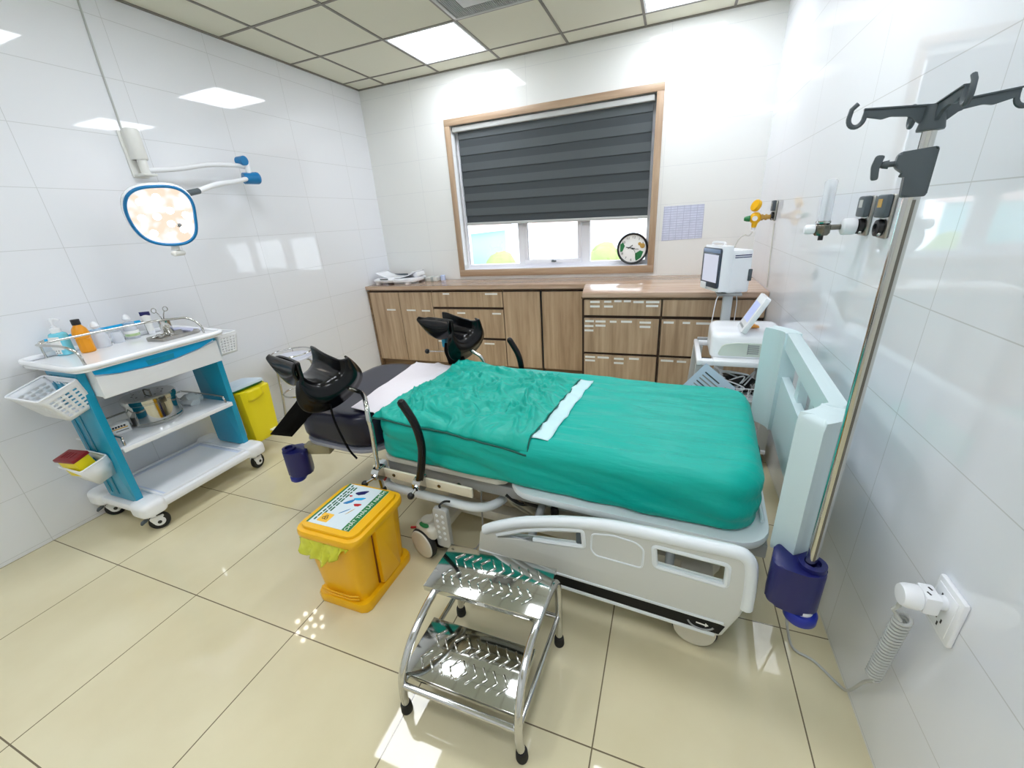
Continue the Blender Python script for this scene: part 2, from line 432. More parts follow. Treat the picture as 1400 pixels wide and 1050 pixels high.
# window: oak casing, white frame, glass
w = bpy.data.objects.new('window_1', None); COL.objects.link(w); w['kind'] = 'structure'
cw, cp = 0.056, 0.022
q = MB(); q.bx(WX0 - cw, WX1 + cw, -cp, 0.0, WZ1, WZ1 + cw, .003); q.bx(WX0 - cw, WX1 + cw, -cp, 0.0, WZ0 - cw - .008, WZ0, .003)
q.build('casing', M['casing'], w)
q = MB(); q.bx(WX0 - cw, WX0, -cp, 0.0, WZ0, WZ1, .003); q.bx(WX1, WX1 + cw, -cp, 0.0, WZ0, WZ1, .003)
q.build('casing', M['casingv'], w)
q = MB(); d0, d1 = 0.10, 0.16; z0 = WZ0 + .004
q.bx(WX0, WX1, d0, d1, z0, z0 + .035); q.bx(WX0, WX1, d0, d1, WZ1 - .04, WZ1)
q.bx(WX0, WX0 + .018, d0, d1, z0 + .035, WZ1 - .04); q.bx(WX1 - .03, WX1, d0, d1, z0 + .035, WZ1 - .04)
q.bx(1.56, 1.625, d0, d1, z0 + .035, WZ1 - .04); q.bx(2.205, 2.285, d0, d1, z0 + .035, WZ1 - .04)
q.build('frame', M['frost'], w)
MB().bx(WX0, WX1, 0.0, 0.10, WZ0 - .002, WZ0 + .004).build('sill', M['frost'], w)
s = MB(); s.bx(1.625, 2.205, .085, .13, z0 + .03, z0 + .07, .004); s.bx(1.625, 2.205, .085, .13, WZ1 - .08, WZ1 - .04, .004)
s.bx(1.625, 1.662, .085, .13, z0 + .07, WZ1 - .08, .004); s.bx(2.168, 2.205, .085, .13, z0 + .07, WZ1 - .08, .004)
so = s.build('sash', M['frost'], w)
hq = MB(); hq.box((1.93, .078, z0 + .05), (.05, .012, .014), .003); hq.tube([(1.93, .075, z0 + .05), (1.925, .06, z0 + .06), (1.945, .055, z0 + .045)], .005)
hq.build('handle', M['dgrey'], so)
for (x0, x1) in ((WX0 + .018, 1.56), (1.662, 2.168), (2.285, WX1 - .03)):
    MB().bx(x0, x1, .12, .125, z0 + .035, WZ1 - .04).build('pane', M['glass'], w)
# roller blind, hanging a little askew
bl = thing('roller_blind', 'charcoal striped roller blind pulled most of the way down over the window', 'blind', (1.9, 0.035, 2.29))
MB().bx(-.915, .912, -.035, .03, -.025, .02, .008).build('head_box', M['lgrey'], bl)
q = MB(); L, Rr = -.872, .905; zl, zr = -.832, -.875
nb = 6
def bz(x, f): return -.02 + f * ((zl + (zr - zl) * (x - L) / (Rr - L)) + .02)
for k in range(nb * 2):
    f0, f1 = k / (nb * 2), (k + 1) / (nb * 2); dy = 0.0 if k % 2 else 0.004
    q.prism([(L + .008 * f0, bz(L, f0)), (Rr - .004, bz(Rr, f0)), (Rr - .004, bz(Rr, f1)), (L + .008 * f1, bz(L, f1))], 1, .0 - dy, .003)
q2 = q.build('fabric', M['blind'], bl)
m2 = mat('charcoal_blind_sheer', (78, 84, 87), 0.75)
q = MB()
for k in range(0, nb * 2, 2):
    f0, f1 = k / (nb * 2), (k + 1) / (nb * 2)
    q.prism([(L + .009, bz(L, f0)), (Rr - .005, bz(Rr, f0)), (Rr - .005, bz(Rr, f1)), (L + .009, bz(L, f1))], 1, -.0055, -.004)
q.build('bands', m2, bl)
q = MB(); q.prism([(L + .01, zl + .004), (Rr, zr + .004), (Rr, zr - .022), (L + .01, zl - .022)], 1, -.012, .008, .003)
q.build('bottom_bar', M['lgrey'], bl)

# ------------------------------------------------------------------ outside, far below and beyond the window
def outside():
    bw = mat('pale_render', (214, 226, 232), .9); bt = mat('pale_turquoise_render', (150, 206, 212), .9); br = mat('pale_roof', (226, 196, 190), .9)
    gl = mat('tree_leaf', (140, 168, 96), .8); tk = mat('trunk', (110, 90, 70), .9); gr = mat('ground', (196, 194, 180), .95)
    struct('trim_4', MB().bx(-40, 40, .5, 90, -9.2, -9.0), gr)  # ground plane outside, far below the window
    def house(name, lab, x, y, wx, wy, h, m):
        t = thing(name, lab, 'building', (x, y, -9))
        MB().bx(-wx / 2, wx / 2, -wy / 2, wy / 2, 0, h).build('wall', m, t)
        MB().bx(-wx / 2 - .3, wx / 2 + .3, -wy / 2 - .3, wy / 2 + .3, h, h + .4).build('roof', br, t)
        for k in range(int(wx / 2)):
            for f in range(int(h / 3)):
                xx = -wx / 2 + 1 + 2 * k; MB().bx(xx - .45, xx + .45, -wy / 2 - .04, -wy / 2 + .05, 1.2 + 3 * f, 2.5 + 3 * f).build('window', M['lgrey'], t)
    house('apartment_building', 'pale turquoise building seen through the left window pane', -8.6, 18, 3.6, 6, 10.0, bt)
    house('apartment_building', 'pale grey building seen through the middle window pane', -5.5, 40, 9, 6, 9.8, bw)
    house('apartment_building', 'low pale building seen through the right window pane', 5.0, 30, 8, 6, 8.4, bw)
    for (x, y, h, lab) in ((-5.2, 16, 8.8, 'yellow-green tree top outside the left window pane'), (-.6, 24, 8.6, 'yellow-green tree outside the middle window pane')):
        t = thing('tree', lab, 'tree', (x, y, -9))
        MB().cyl((0, 0, 0), (0, 0, h * .7), .22, .12, 10).build('trunk', tk, t)
        q = MB(); rr = random.Random(int(y))
        for k in range(16):
            a = rr.uniform(0, 2 * PI); r = rr.uniform(0, 1.1); q.ball((r * math.cos(a), r * math.sin(a), h * .8 + rr.uniform(-1.2, 1.3)), rr.uniform(.5, .9), n=10)
        for v in q.bm.verts: v.co += Vector(noise.noise_vector(v.co * 2.0)) * .18
        q.build('crown', gl, t)
outside()

# ------------------------------------------------------------------ cabinets along the window wall
def face_panel(parent, name, x0, x1, z0, z1, y, labels=(), m='wood'):
    o = MB().bx(x0 + .0015, x1 - .0015, y, y + .018, z0, z1, .0012, 1).build(name, M[m], parent)
    for (lx0, lx1, lz) in labels:
        MB().bx(lx0, lx1, y - .0008, y + .0002, lz - .008, lz + .008).build('label_strip', M['label'], o)
    return o
def cabinet(label, x0, x1, yf, faces, group, side=True):
    t = thing('base_cabinet', label, 'cabinet', ((x0 + x1) / 2, yf, 0), 0, group); cx = (x0 + x1) / 2
    b = MB(); b.bx(x0 - cx + .001, x1 - cx - .001, .019, -yf - .003, .09, .852)
    b.build('body', M['wood'], t)
    MB().bx(x0 - cx + .001, x1 - cx - .001, .05, -yf - .01, 0, .09).build('plinth', M['woodd'], t)
    g = MB().bx(x0 - cx + .002, x1 - cx - .002, .016, .0195, .1, .85).build('reveal', M['gap'], t)
    for (nm, a0, a1, z0, z1, labs) in faces:
        face_panel(t, nm, a0 - cx, a1 - cx, z0, z1, 0, [(l0 - cx, l1 - cx, lz) for (l0, l1, lz) in labs])
    return t
YL, YR = -.44, -.87
GR = 'oak laminate base cabinets'
cabinet('oak base cabinet with two tall doors in the left corner', .022, .786, YL, [
    ('door', .022, .388, .10, .838, [(.214, .325, .656)]), ('door', .391, .786, .10, .838, [(.464, .575, .654), (.648, .748, .65)])], GR)
cabinet('oak cabinet of wide drawers behind the far black leg support', .788, 1.562, YL, [
    ('drawer', .788, 1.56, .692, .838, [(.92, .995, .822), (1.383, 1.512, .819)]),
    ('drawer', .788, 1.56, .385, .668, [(1.442, 1.534, .63), (1.06, 1.15, .632)]),
    ('drawer', .788, 1.56, .10, .36, [(.80, .92, .333), (1.33, 1.44, .325)])], GR)
cabinet('oak cabinet door left of the dark upright gap', 1.564, 1.934, YL, [('door', 1.566, 1.930, .10, .838, [])], GR)
cabinet('oak cabinet door right of the dark upright gap, beside the deeper cabinets', 1.945, 2.398, YL, [('door', 1.947, 2.398, .10, .838, [])], GR)
def LS(*a): return [(x0, x1, z) for (x0, x1, z) in a]
cabinet('deeper oak cabinet with three drawers full of white label strips', 2.40, 2.990, YR, [
    ('drawer', 2.42, 2.985, .728, .848, LS((2.468, 2.541, .832), (2.468, 2.541, .797), (2.574, 2.628, .834), (2.574, 2.640, .797), (2.649, 2.703, .838), (2.719, 2.771, .838), (2.788, 2.862, .832), (2.878, 2.971, .832), (2.88, 2.965, .803))),
    ('drawer', 2.42, 2.978, .428, .704, LS((2.429, 2.498, .681), (2.424, 2.495, .642), (2.424, 2.495, .606), (2.51, 2.588, .680), (2.51, 2.588, .647), (2.62, 2.671, .680), (2.704, 2.785, .682), (2.84, 2.922, .678), (2.842, 2.92, .645))),
    ('drawer', 2.42, 2.978, .10, .408, LS((2.43, 2.51, .386), (2.43, 2.51, .356), (2.53, 2.62, .386), (2.66, 2.735, .382), (2.66, 2.735, .346), (2.775, 2.85, .388)))], GR)
cabinet('deeper oak cabinet with drawers beside the monitor in the right corner', 2.992, 3.650, YR, [
    ('drawer', 2.995, 3.648, .728, .848, []),
    ('drawer', 2.995, 3.648, .428, .704, LS((3.01, 3.08, .682), (3.14, 3.19, .682), (3.23, 3.32, .68))),
    ('drawer', 2.995, 3.648, .10, .408, LS((3.01, 3.10, .386), (3.125, 3.19, .384)))], GR)
tag(MB().bx(.001, .021, -.445, -.003, 0, .852, .001).build('end_panel', M['woodd'], None), 'narrow dark oak end panel between the left wall and the first cabinet', 'panel')
t = MB().prism([(.002, -.003), (.002, -.462), (2.36, -.462), (2.36, -.54), (2.41, -.892), (XR - .003, -.892), (XR - .003, -.003)], 2, .868, .905, .003)
tag(t.build('worktop', M['top'], None), 'long oak worktop stepped deeper at its right end, under the window', 'worktop')
tag(MB().bx(1.9345, 1.9445, YL + .002, YL + .014, 0, .85).build('gap_strip', M['black'], None), 'black upright gap strip between the two plain oak doors', 'trim strip')  # black strip stands in for the shade inside the door gap
tag(MB().bx(.022, 2.395, YL + .012, -.01, .853, .8675).build('filler_strip', M['woodd'], None), 'dark strip under the left part of the worktop', 'trim strip')
tag(MB().bx(2.397, XR - .004, YR + .012, -.01, .853, .8675).build('filler_strip', M['woodd'], None), 'dark strip under the deeper right part of the worktop', 'trim strip')

# baby scale on the worktop
t = thing('baby_scale', 'white baby weighing scale on the left end of the worktop', 'scale', (.30, -.235, .9055), math.radians(2))
def sc_d(p, n, e):
    return p
q = MB(); q.slab(-.255, .255, -.15, .15, .022, .062, .05, .012, .03, None, .012); q.build('body', M['white'], t)
q = MB()
q.surf(lambda a, c: (-.225 + .45 * a, -.105 + .235 * c, .064 + .055 * (abs(2 * a - 1) ** 3) + .004), 25, 7); q.build('tray', M['whiteg'], t, solid=.006)
q = MB(); q.box((-.09, -.142, .05), (.22, .05, .036), .012, (.5, 0, 0)); k = q.build('display_panel', M['white'], t)
MB().box((-.09, -.1635, .0605), (.10, .004, .022), .002, (.5, 0, 0)).build('display', M['dgrey'], k)
for (x, y) in ((-.2, -.11), (.16, -.115), (-.2, .1), (.2, .1)): MB().lathe([(0, 0), (.03, 0), (.034, .006), (.034, .022), (0, .024)], (x, y, 0), 18).build('foot', M['white'], t)
MB().bx(-.18, .02, .105, .135, .06, .085, .006).build('ruler_slot', M['dgrey'], t)
for s in (-1, 1): MB().box((s * .215, .04, .085), (.06, .16, .05), .018, (0, -s * .35, 0)).build('side_wing', M['white'], t)
tag(MB().bx(.555, .70, -.16, -.06, .9055, .95, .003).build('carton', stripe_mat('grey_carton', (206, 208, 204), (160, 168, 168), 0, .09, .35), None), 'small flat grey carton beside the baby scale on the worktop', 'box')
t = MB().lathe([(0, 0), (.026, 0), (.026, .05), (.02, .055), (0, .055)], (.735, -.075, .9055), 20)
tag(t.build('cup', mat('pale_blue_plastic', (190, 206, 240), .4), None), 'small pale blue tub beside the grey carton on the worktop', 'tub')

# clock leaning in the window opening
t = thing('wall_clock', 'round black-rimmed clock standing on the window sill at the right', 'clock', (2.685, .045, 1.0205 + .122))
t.rotation_euler = (math.radians(-6), math.radians(5), 0)
MB().lathe([(0, -.02), (.125, -.02), (.136, -.012), (.138, .012), (.13, .02), (.12, .014), (.119, .004)], (0, 0, 0), 48, (PI / 2, 0, 0)).build('rim', M['black'], t)
f = MB().lathe([(0, -.006), (.119, -.006), (.119, .005), (0, .005)], (0, 0, 0), 48, (PI / 2, 0, 0)).build('dial', M['label'], t)
def cf(x, z, y=.0056): return Matrix.Translation((x, -y, z)) @ Matrix.Rotation(PI / 2, 4, 'X')
for k in range(1, 13):
    a = PI / 2 - k * PI / 6
    if k in (3, 9): continue
    text_mesh('numeral', str(k), .03, M['black'], t, cf(.098 * math.cos(a), .098 * math.sin(a)))
for (x, z, r1, r2, m) in ((.085, .03, .022, .022, 'amber'), (.058, .045, .014, .014, 'amber')):
    MB().ball((0, 0, 0), 1, (r1, .0035, r2)).build('picture_fruit', M[m], t, loc=(x, -.006, z))
for (poly) in ([(-.112, .03), (-.09, .05), (-.07, .02), (-.085, -.03), (-.105, -.035)], [(.03, -.04), (.07, -.012), (.1, -.02), (.085, -.075), (.045, -.105), (.035, -.08)]):
    MB().prism(poly, 1, -.0062, -.0052).build('picture_leaf', M['green'], t)
q = MB(); q.box((-.018, -.0085, .006), (.08, .0015, .006), 0, (0, math.radians(5), 0)); q.box((.03, -.0095, -.002), (.05, .0012, .004), 0, (0, math.radians(0), 0)); q.box((-.02, -.008, .014), (.05, .0012, .006), 0, (0, math.radians(-42), 0)); q.box((.03, -.0105, -.035), (.09, .001, .0025), 0, (0, math.radians(58), 0))
q.ball((0, -.009, 0), .007); q.build('hands', M['black'], t)

# notice taped to the wall
nm = grid_mat('printed_table_sheet', (212, 216, 236), (176, 180, 204), (0, 2), (.052, .019), (0.003, 0.0), .004, .6, mottle=((196, 202, 222), 26), bump=0)
tag(MB().prism([(-.163, -.137), (.163, -.127), (.158, .14), (-.158, .141)], 1, -.0012, 0).build('notice', nm, None, loc=(3.094, -.0012, 1.337)),
    'pale lilac printed table taped to the wall right of the window', 'notice')

# ------------------------------------------------------------------ gas outlets on the right wall
def outlet(label, y, z, tab):
    t = thing('gas_outlet', label, 'gas outlet', (XR, y, z), 0, 'grey gas outlets on the right wall')
    MB().bx(-.012, 0, -.034, .034, -.065, .062, .006).build('back_plate', M['steelb'], t)
    MB().bx(-.03, -.011, -.036, .036, -.004, .062, .007).build('cover', M['dgrey'], t)
    MB().bx(-.0312, -.0295, -.014, .014, .026, .05).build('tab', M[tab], t)
    q = MB(); q.lathe([(0, 0), (.024, 0), (.026, .008), (.024, .016), (.014, .018), (.012, .01), (0, .01)], (-.011, 0, -.034), 24, (0, -PI / 2, 0)); q.build('socket', M['black'], t)
    q = MB()
    for s in (-1, 1): q.ball((-.02, .012 * s - .004, -.034 + s * .017), .006)
    q.build('pins', M['chrome'], t)
    return t
outlet('grey wall gas outlet with a white flowmeter plugged into it', -2.172, 1.385, 'lgrey')
outlet('grey wall gas outlet with a yellow tab and nothing plugged in', -2.322, 1.385, 'amber')
outlet('grey wall gas outlet behind the yellow suction regulator', -.665, 1.40, 'grey')
t = thing('oxygen_flowmeter', 'white and chrome oxygen flowmeter with a clear tube on the right wall', 'flowmeter', (XR - .03, -2.165, 1.352))
MB().lathe([(0, 0), (.026, 0), (.028, .006), (.027, .036), (.018, .042), (0, .042)], (.0, 0, 0), 24, (0, -PI / 2, 0)).build('connector', M['white'], t)
q = MB(); q.cyl((-.04, 0, 0), (-.085, .0, 0), .009); q.lathe([(0, -.024), (.02, -.024), (.026, -.016), (.026, .01), (.02, .016), (0, .016)], (-.095, 0, -.002), 8)
q.build('valve_body', M['steeld'], t)
MB().lathe([(.022, 0), (.024, .004), (.022, .008), (0, .008)], (-.095, 0, .015), 22).build('collar', M['chrome'], t)
MB().lathe([(.019, 0), (.019, .125), (.015, .132), (0, .132), (0, .128), (.012, .126), (.0125, .004), (0, .004), (0, 0)], (-.095, 0, .023), 20).build('gauge_tube', M['jarglass'], t)
MB().cyl((-.095, 0, .03), (-.095, 0, .13), .003).build('float_rod', M['grey'], t)
MB().lathe([(0, 0), (.014, 0), (.016, .005), (.016, .026), (.012, .031), (0, .031)], (-.118, 0, -.004), 20, (0, -PI / 2, 0)).build('knob', M['white'], t)
MB().cyl((-.095, 0, -.025), (-.095, 0, -.042), .008).build('nozzle', M['black'], t)

t = thing('suction_regulator', 'yellow suction regulator with a green knob on the right wall near the corner', 'regulator', (XR - .03, -.665, 1.362))
q = MB(); q.cyl((0.0, 0, 0), (-.05, 0, 0), .014); q.lathe([(0, 0), (.019, 0), (.019, .012), (0, .012)], (-.018, 0, 0), 12, (0, -PI / 2, 0)); q.lathe([(0, 0), (.02, 0), (.02, .01), (0, .01)], (-.042, 0, 0), 12, (0, -PI / 2, 0)); q.build('connector', M['amber'], t)
q = MB(); q.ball((-.085, 0, -.002), .036, (1, .85, 1.05)); q.cyl((-.085, 0, -.03), (-.088, 0, -.062), .02, .014); q.build('body', M['yellow'], t)
MB().lathe([(0, -.012), (.036, -.012), (.038, -.006), (.038, .008), (.034, .014), (0, .014)], (-.09, .004, .075), 26, (0, -1.2, .5)).build('gauge', M['yellow'], t)
MB().lathe([(0, 0), (.016, 0), (.016, .006), (0, .006)], (-.092, -.026, -.004), 20, (PI / 2, 0, 0)).build('badge', M['label'], t)
MB().lathe([(0, 0), (.02, 0), (.017, .02), (.012, .034), (0, .036)], (-.118, 0, -.004), 18, (0, -PI / 2, 0)).build('knob', M['green'], t)
MB().lathe([(0, -.02), (.01, -.02), (.014, -.01), (.012, 0), (0, 0)], (-.09, 0, -.062), 16).build('hose_port', M['jarglass'], t)
hose = mat('clear_hose', (226, 226, 218), .25, Transmission_Weight=.25)
tag(MB().tube(smooth_path([(XR - .12, -.668, 1.275), (XR - .14, -.672, 1.25), (XR - .175, -.69, 1.255), (XR - .215, -.70, 1.20), (XR - .235, -.71, 1.06), (XR - .22, -.72, .9135)]), .0045, 8).build('suction_hose', hose, None),
    'clear hose hanging from the yellow suction regulator to the worktop', 'hose')
def wall_hose(label, y0, y1, z0, z1):
    tag(MB().tube(smooth_path([(XR - .006, y0, z0), (XR - .007, (y0 * 2 + y1) / 3, (2 * z0 + z1) / 3), (XR - .007, (y0 + 2 * y1) / 3, (z0 + 2 * z1) / 3), (XR - .006, y1, z1)]), .004, 8).build('wall_hose', hose, None), label, 'hose')
wall_hose('thin pale hose running down the right wall below the yellow regulator', -.70, -.80, 1.32, .92)

# ------------------------------------------------------------------ wall socket, adapter, coiled lead
t = thing('wall_socket', 'white double wall socket low on the right wall', 'socket', (XR, -3.098, .603))
MB().bx(-.012, 0, -.045, .045, -.062, .062, .005).build('plate', M['white'], t)
MB().bx(-.014, -.0115, -.034, .034, -.05, .05, .002).build('face', M['whiteg'], t)
q = MB()
for (y, z) in ((-.012, -.022), (.004, -.022), (-.004, -.036), (.012, .03), (-.004, .03)): MB().bx(-.0145, -.0138, y - .002, y + .002, z - .005, z + .005).build('slot', M['black'], t)
q.bm.free()
t = thing('plug_adapter', 'white plug adapter pushed into the wall socket', 'plug adapter', (XR - .0146, -3.10, .624))
MB().lathe([(0, 0), (.016, 0), (.016, .016), (0, .016)], (0, 0, 0), 20, (0, -PI / 2, 0)).build('neck', M['white'], t)
MB().bx(-.044, -.015, -.024, .024, -.021, .024, .005).build('body', M['white'], t)
q = MB()
for (x, y) in ((-.034, -.007), (-.026, .008)): MB().box((x, y, .0243), (.003, .009, .001), 0, (0, 0, .4)).build('slot', M['black'], t)
q.bm.free()
t = thing('power_plug', 'round white power plug on the end of the adapter', 'plug', (XR - .0595, -3.10, .625))
MB().lathe([(0, 0), (.026, 0), (.027, .003), (.026, .022), (.022, .031), (0, .033)], (0, 0, 0), 26, (0, -PI / 2, 0), (1, 1, 1)).build('body', M['white'], t)
MB().tube([(-.018, .003, -.022), (-.022, .005, -.034), (-.020, .008, -.042)], .005).build('strain_relief', M['lgrey'], t)
pts = [Vector((XR - .079, -3.092, .584)), Vector((XR - .085, -3.088, .566)), Vector((XR - .075, -3.083, .552))]
turns = 22
p0, p1 = Vector((XR - .055, -3.078, .54)), Vector((XR - .042, -3.035, .275)); ax = (p1 - p0).normalized(); a1 = ax.orthogonal().normalized(); b1 = ax.cross(a1)
for k in range(turns * 10):
    f = k / (turns * 10); a = 2 * PI * k / 10; r = .0145
    pts.append(p0.lerp(p1, f) + (a1 * math.cos(a) + b1 * math.sin(a)) * r)
pts += [Vector((XR - .034, -3.0, .20)), Vector((XR - .02, -2.93, .06)), Vector((XR - .02, -2.88, .008)), Vector((XR - .07, -2.815, .005)), Vector((XR - .12, -2.79, .005)), Vector((XR - .128, -2.74, .008)), Vector((3.51, -2.70, .10)), Vector((3.47, -2.72, .29))]
pts = pts[:3 + turns * 10] + smooth_path(pts[2 + turns * 10:], 6)
tag(MB().tube(pts, .0042, 8).build('coiled_lead', M['lgrey'], None), 'grey coiled power lead hanging from the plug and running over the floor to the bed', 'power lead')

# ------------------------------------------------------------------ operating lamp on the left wall
t = thing('operating_lamp', 'lit operating lamp with a blue rim on a white wall arm', 'lamp', (0, -2.222, 1.955))
MB().bx(0, .014, -.043, .043, -.122, .122, .005).build('wall_plate', M['lampw'], t)
q = MB(); q.lathe([(0, -.075), (.034, -.075), (.038, -.07), (.038, .075), (.034, .085), (0, .085)], (.05, .005, .045), 28); q.bx(.01, .05, -.03, .035, -.03, .125, .008)
q.build('mount_housing', M['lampw'], t)
q = MB(); q.cyl((.055, .006, -.03), (.055, .006, -.115), .024); q.box((.06, .0, -.112), (.09, .075, .012), .004); q.build('pivot', M['lampw'], t)
J = Vector((.17, .57, -.03))   # elbow
q = MB(); q.tube(smooth_path([(.065, .02, -.085), (.10, .18, -.066), (.135, .34, -.035), (.16, .50, -.026), tuple(J + Vector((0, .02, 0)))]), .0145, 12); q.build('upper_arm', M['white'], t)
q = MB(); q.box(J + Vector((0, .0, .035)), (.05, .05, .05), .014); q.cyl(J + Vector((-.03, .0, .035)), J + Vector((.03, 0, .035)), .03); q.build('elbow_cap', M['blue'], t)
q = MB(); q.cyl(J + Vector((.01, .025, .03)), J + Vector((.01, .025, -.055)), .017); q.build('elbow_post', M['white'], t)
K = J + Vector((.012, .035, -.075))
q = MB(); q.cyl(K + Vector((-.02, -.05, 0)), K + Vector((.012, .035, .004)), .036, .040); q.ball(K + Vector((.014, .038, .004)), .038, (.6, .6, 1)); q.build('elbow_joint', M['blue'], t)
HC = Vector((.40, -.185, -.362))    # lamp head centre in lamp coordinates
n = Vector((.86, -.36, -.36)).normalized()
xa = Vector((0, 0, 1)).cross(n).normalized(); ya = n.cross(xa)
HB = basis(HC, xa, ya, n)
def hp(x, y, z): return HB @ Vector((x, y, z))
end = hp(.118, .112, -.02)
q = MB(); q.tube(smooth_path([tuple(K + Vector((0, -.03, 0))), tuple(K + Vector((.04, -.16, -.03))), tuple(end.lerp(K, .42) + Vector((0, 0, .012))), tuple(end.lerp(K, .16))]), .0145, 12); q.build('lower_arm', M['white'], t)
q = MB(); q.cyl(end.lerp(K, .17), end.lerp(K, .02), .016); q.build('arm_sleeve', M['dgrey'], t)
def blob(a, s=1.0):
    # rounded four-cornered outline of the head
    c, si = math.cos(a), math.sin(a); pw = 2.7
    r = 1 / ((abs(c) / .150) ** pw + (abs(si) / .160) ** pw) ** (1 / pw)
    r *= 1 + .055 * math.cos(a - 2.2) - .035 * math.cos(3 * a + .6)
    return (r * c * s, r * si * s)
N = 72
q = MB(); prof = [(.2, -.075), (.6, -.068), (.92, -.05), (1.05, -.02), (1.05, -.004), (.985, .008)]
for (s, z) in prof: pass
g = q.surf(lambda u, v: hp(*blob(2 * PI * u, prof[min(5, int(round(v * 5)))][0]), prof[min(5, int(round(v * 5)))][1]), N, 6, True)
q.bm.faces.new([g[i][0] for i in range(N)])
head = q.build('lamp_head', M['whiteg'], t)
q = MB(); q.tube([hp(*blob(2 * PI * i / N, .97), .008) for i in range(N)], .0085, 10, closed=True); q.build('rim', M['blue'], head)
q = MB(); ring = [q.bm.verts.new(hp(*blob(2 * PI * i / N, .95), .008)) for i in range(N)]; q.bm.faces.new(ring)
lens = q.build('lens', M['led'], head)
for (x, y) in ((-.088, .082), (-.015, .105), (.075, .082), (.095, .01), (.028, .035), (-.10, .0), (-.035, .005), (-.07, -.082), (.0, -.10), (.068, -.07), (.018, -.035)):
    MB().lathe([(.0185, 0), (.014, .003), (0, .004)], HB @ Vector((x, y, .009)), 16, HB.to_3x3()).build('bulb', M['bulb'], head)
MB().lathe([(.012, 0), (.009, .004), (0, .005)], hp(.052, -.045, .009), 14, HB.to_3x3()).build('lens_boss', M['grey'], head)
q = MB(); bt = hp(.012, -.158, -.02)
q.cyl(bt + Vector((0, 0, .02)), bt + Vector((0.0, -.005, -.035)), .018, .02); q.build('handle_stem', M['lampw'], head)
q = MB(); q.box(bt + Vector((.004, 0.0, -.052)), (.035, .085, .03), .013, (0, .2, .35)); q.build('handle', M['lampw'], head)
tag(MB().tube([(.004, -2.232, 2.085), (.004, -2.226, 2.4), (.004, -2.214, H - .008)], .005, 8).build('lamp_cable', M['lgrey'], None), 'thin grey cable running up the left wall from the lamp to the ceiling', 'cable')

# ------------------------------------------------------------------ medical trolley by the left wall
def caster(parent, loc, rz, r, wid, brake=False, side=None):
    c = bpy.data.objects.new('caster', None)
    q = MB(); q.cyl((0, 0, r * 1.55), (0, 0, r * 2.25), r * .34); q.box((r * .22, 0, r * 1.62), (r * 1.25, wid * 1.5, r * .3), r * .12)
    for s in (-1, 1): q.prism(rounded([(r * .75, r * 1.75), (-r * .55, r * 1.75), (-r * .1, r * .62), (r * .62, r * .5)], r * .25), 1, s * wid * .62, s * wid * .80, .002)
    o = q.build('caster', M['white'], parent, loc=loc, rot=(0, 0, rz))
    MB().lathe([(r * .5, -wid * .5), (r * .93, -wid * .5), (r, -wid * .35), (r, wid * .35), (r * .93, wid * .5), (r * .5, wid * .5)], (r * .3, 0, r), 30, (PI / 2, 0, 0)).build('tyre', M['rubber'], o)
    q = MB()
    for s in (-1, 1): q.lathe([(0, 0), (r * .56, 0), (r * .54, wid * .12), (0, wid * .16)], (r * .3, s * wid * .5, r), 24, (-s * PI / 2, 0, 0))
    q.build('wheel_disc', M['white'], o)
    q = MB()
    for s in (-1, 1): q.lathe([(0, 0), (r * .2, 0), (r * .2, wid * .06), (0, wid * .06)], (r * .3, s * wid * .84, r), 16, (-s * PI / 2, 0, 0))
    q.build('axle_cap', M['black'], o)
    if brake: MB().box((-r * .95, 0, r * 1.5), (r * .8, wid * 1.3, r * .26), r * .1, (0, -.5, 0)).build('brake_lever', M['dgrey'], o)
    return o
TX, TY = .29, -2.745
tr = thing('medical_trolley', 'white and turquoise medical trolley with three levels against the left wall', 'trolley', (TX, TY, 0))
q = MB(); q.slab(-.262, .262, -.352, .352, .125, .172, .06, .02, .025, None, .012)
for sx in (-1, 1):
    for sy in (-1, 1): q.slab(sx * .20 - .075, sx * .20 + .075, sy * .305 - .062, sy * .305 + .062, .112, .19, .045, .03, .015, None, .012)
q.build('base', M['white'], tr)
q = MB(); q.surf(lambda a, c: (-.19 + .415 * a, -.235 + .47 * c, .178 - .02 * min(1, 9 * min(a, 1 - a, c, 1 - c))), 18, 20); q.build('base_tray', mat('pale_blue_white', (214, 222, 240), .35), tr, solid=.004)
q = MB(); hh = .012
for (x0, x1, y0, y1) in ((-.20, .235, -.248, -.232), (-.20, .235, .232, .248), (-.205, -.19, -.248, .248), (.222, .238, -.248, .248)): q.bx(x0, x1, y0, y1, .165, .184, .006)
q.build('base_rim', M['white'], tr)
for sy in (-1, 1):
    q = MB(); y = sy * .312
    q.prism(rounded([(-.085, .93), (.185, .93), (.165, .182), (-.085, .182)], .01), 1, y - .016, y + .016, .006)
    o = q.build('side_column', M['teal'], tr)
    q = MB()
    for x in (-.045, .02): q.prism([(x - .012, .9), (x + .012, .9), (x + .010, .21), (x - .012, .21)], 1, y + sy * .015, y + sy * .0185, .001)
    q.build('groove', M['teald'], o)
# mid shelf
q = MB(); q.bx(-.24, .195, -.294, .294, .486, .5, .004); q.bx(.184, .197, -.294, .294, .474, .5, .003); q.build('shelf', M['whiteg'], tr)
q = MB(); q.tube(smooth_path([(.17, -.272, .5), (.165, -.27, .53), (.13, -.268, .546), (-.2, -.268, .546), (-.225, -.262, .546), (-.23, -.24, .546)]), .006, 10); q.tube(smooth_path([(-.23, -.24, .546), (-.23, 0, .546), (-.23, .24, .546)], 3), .006, 10)
q.tube(smooth_path([(.17, .272, .5), (.165, .27, .53), (.13, .268, .546), (-.2, .268, .546), (-.225, .262, .546), (-.23, .24, .546)]), .006, 10); q.build('shelf_rail', M['steel'], tr)
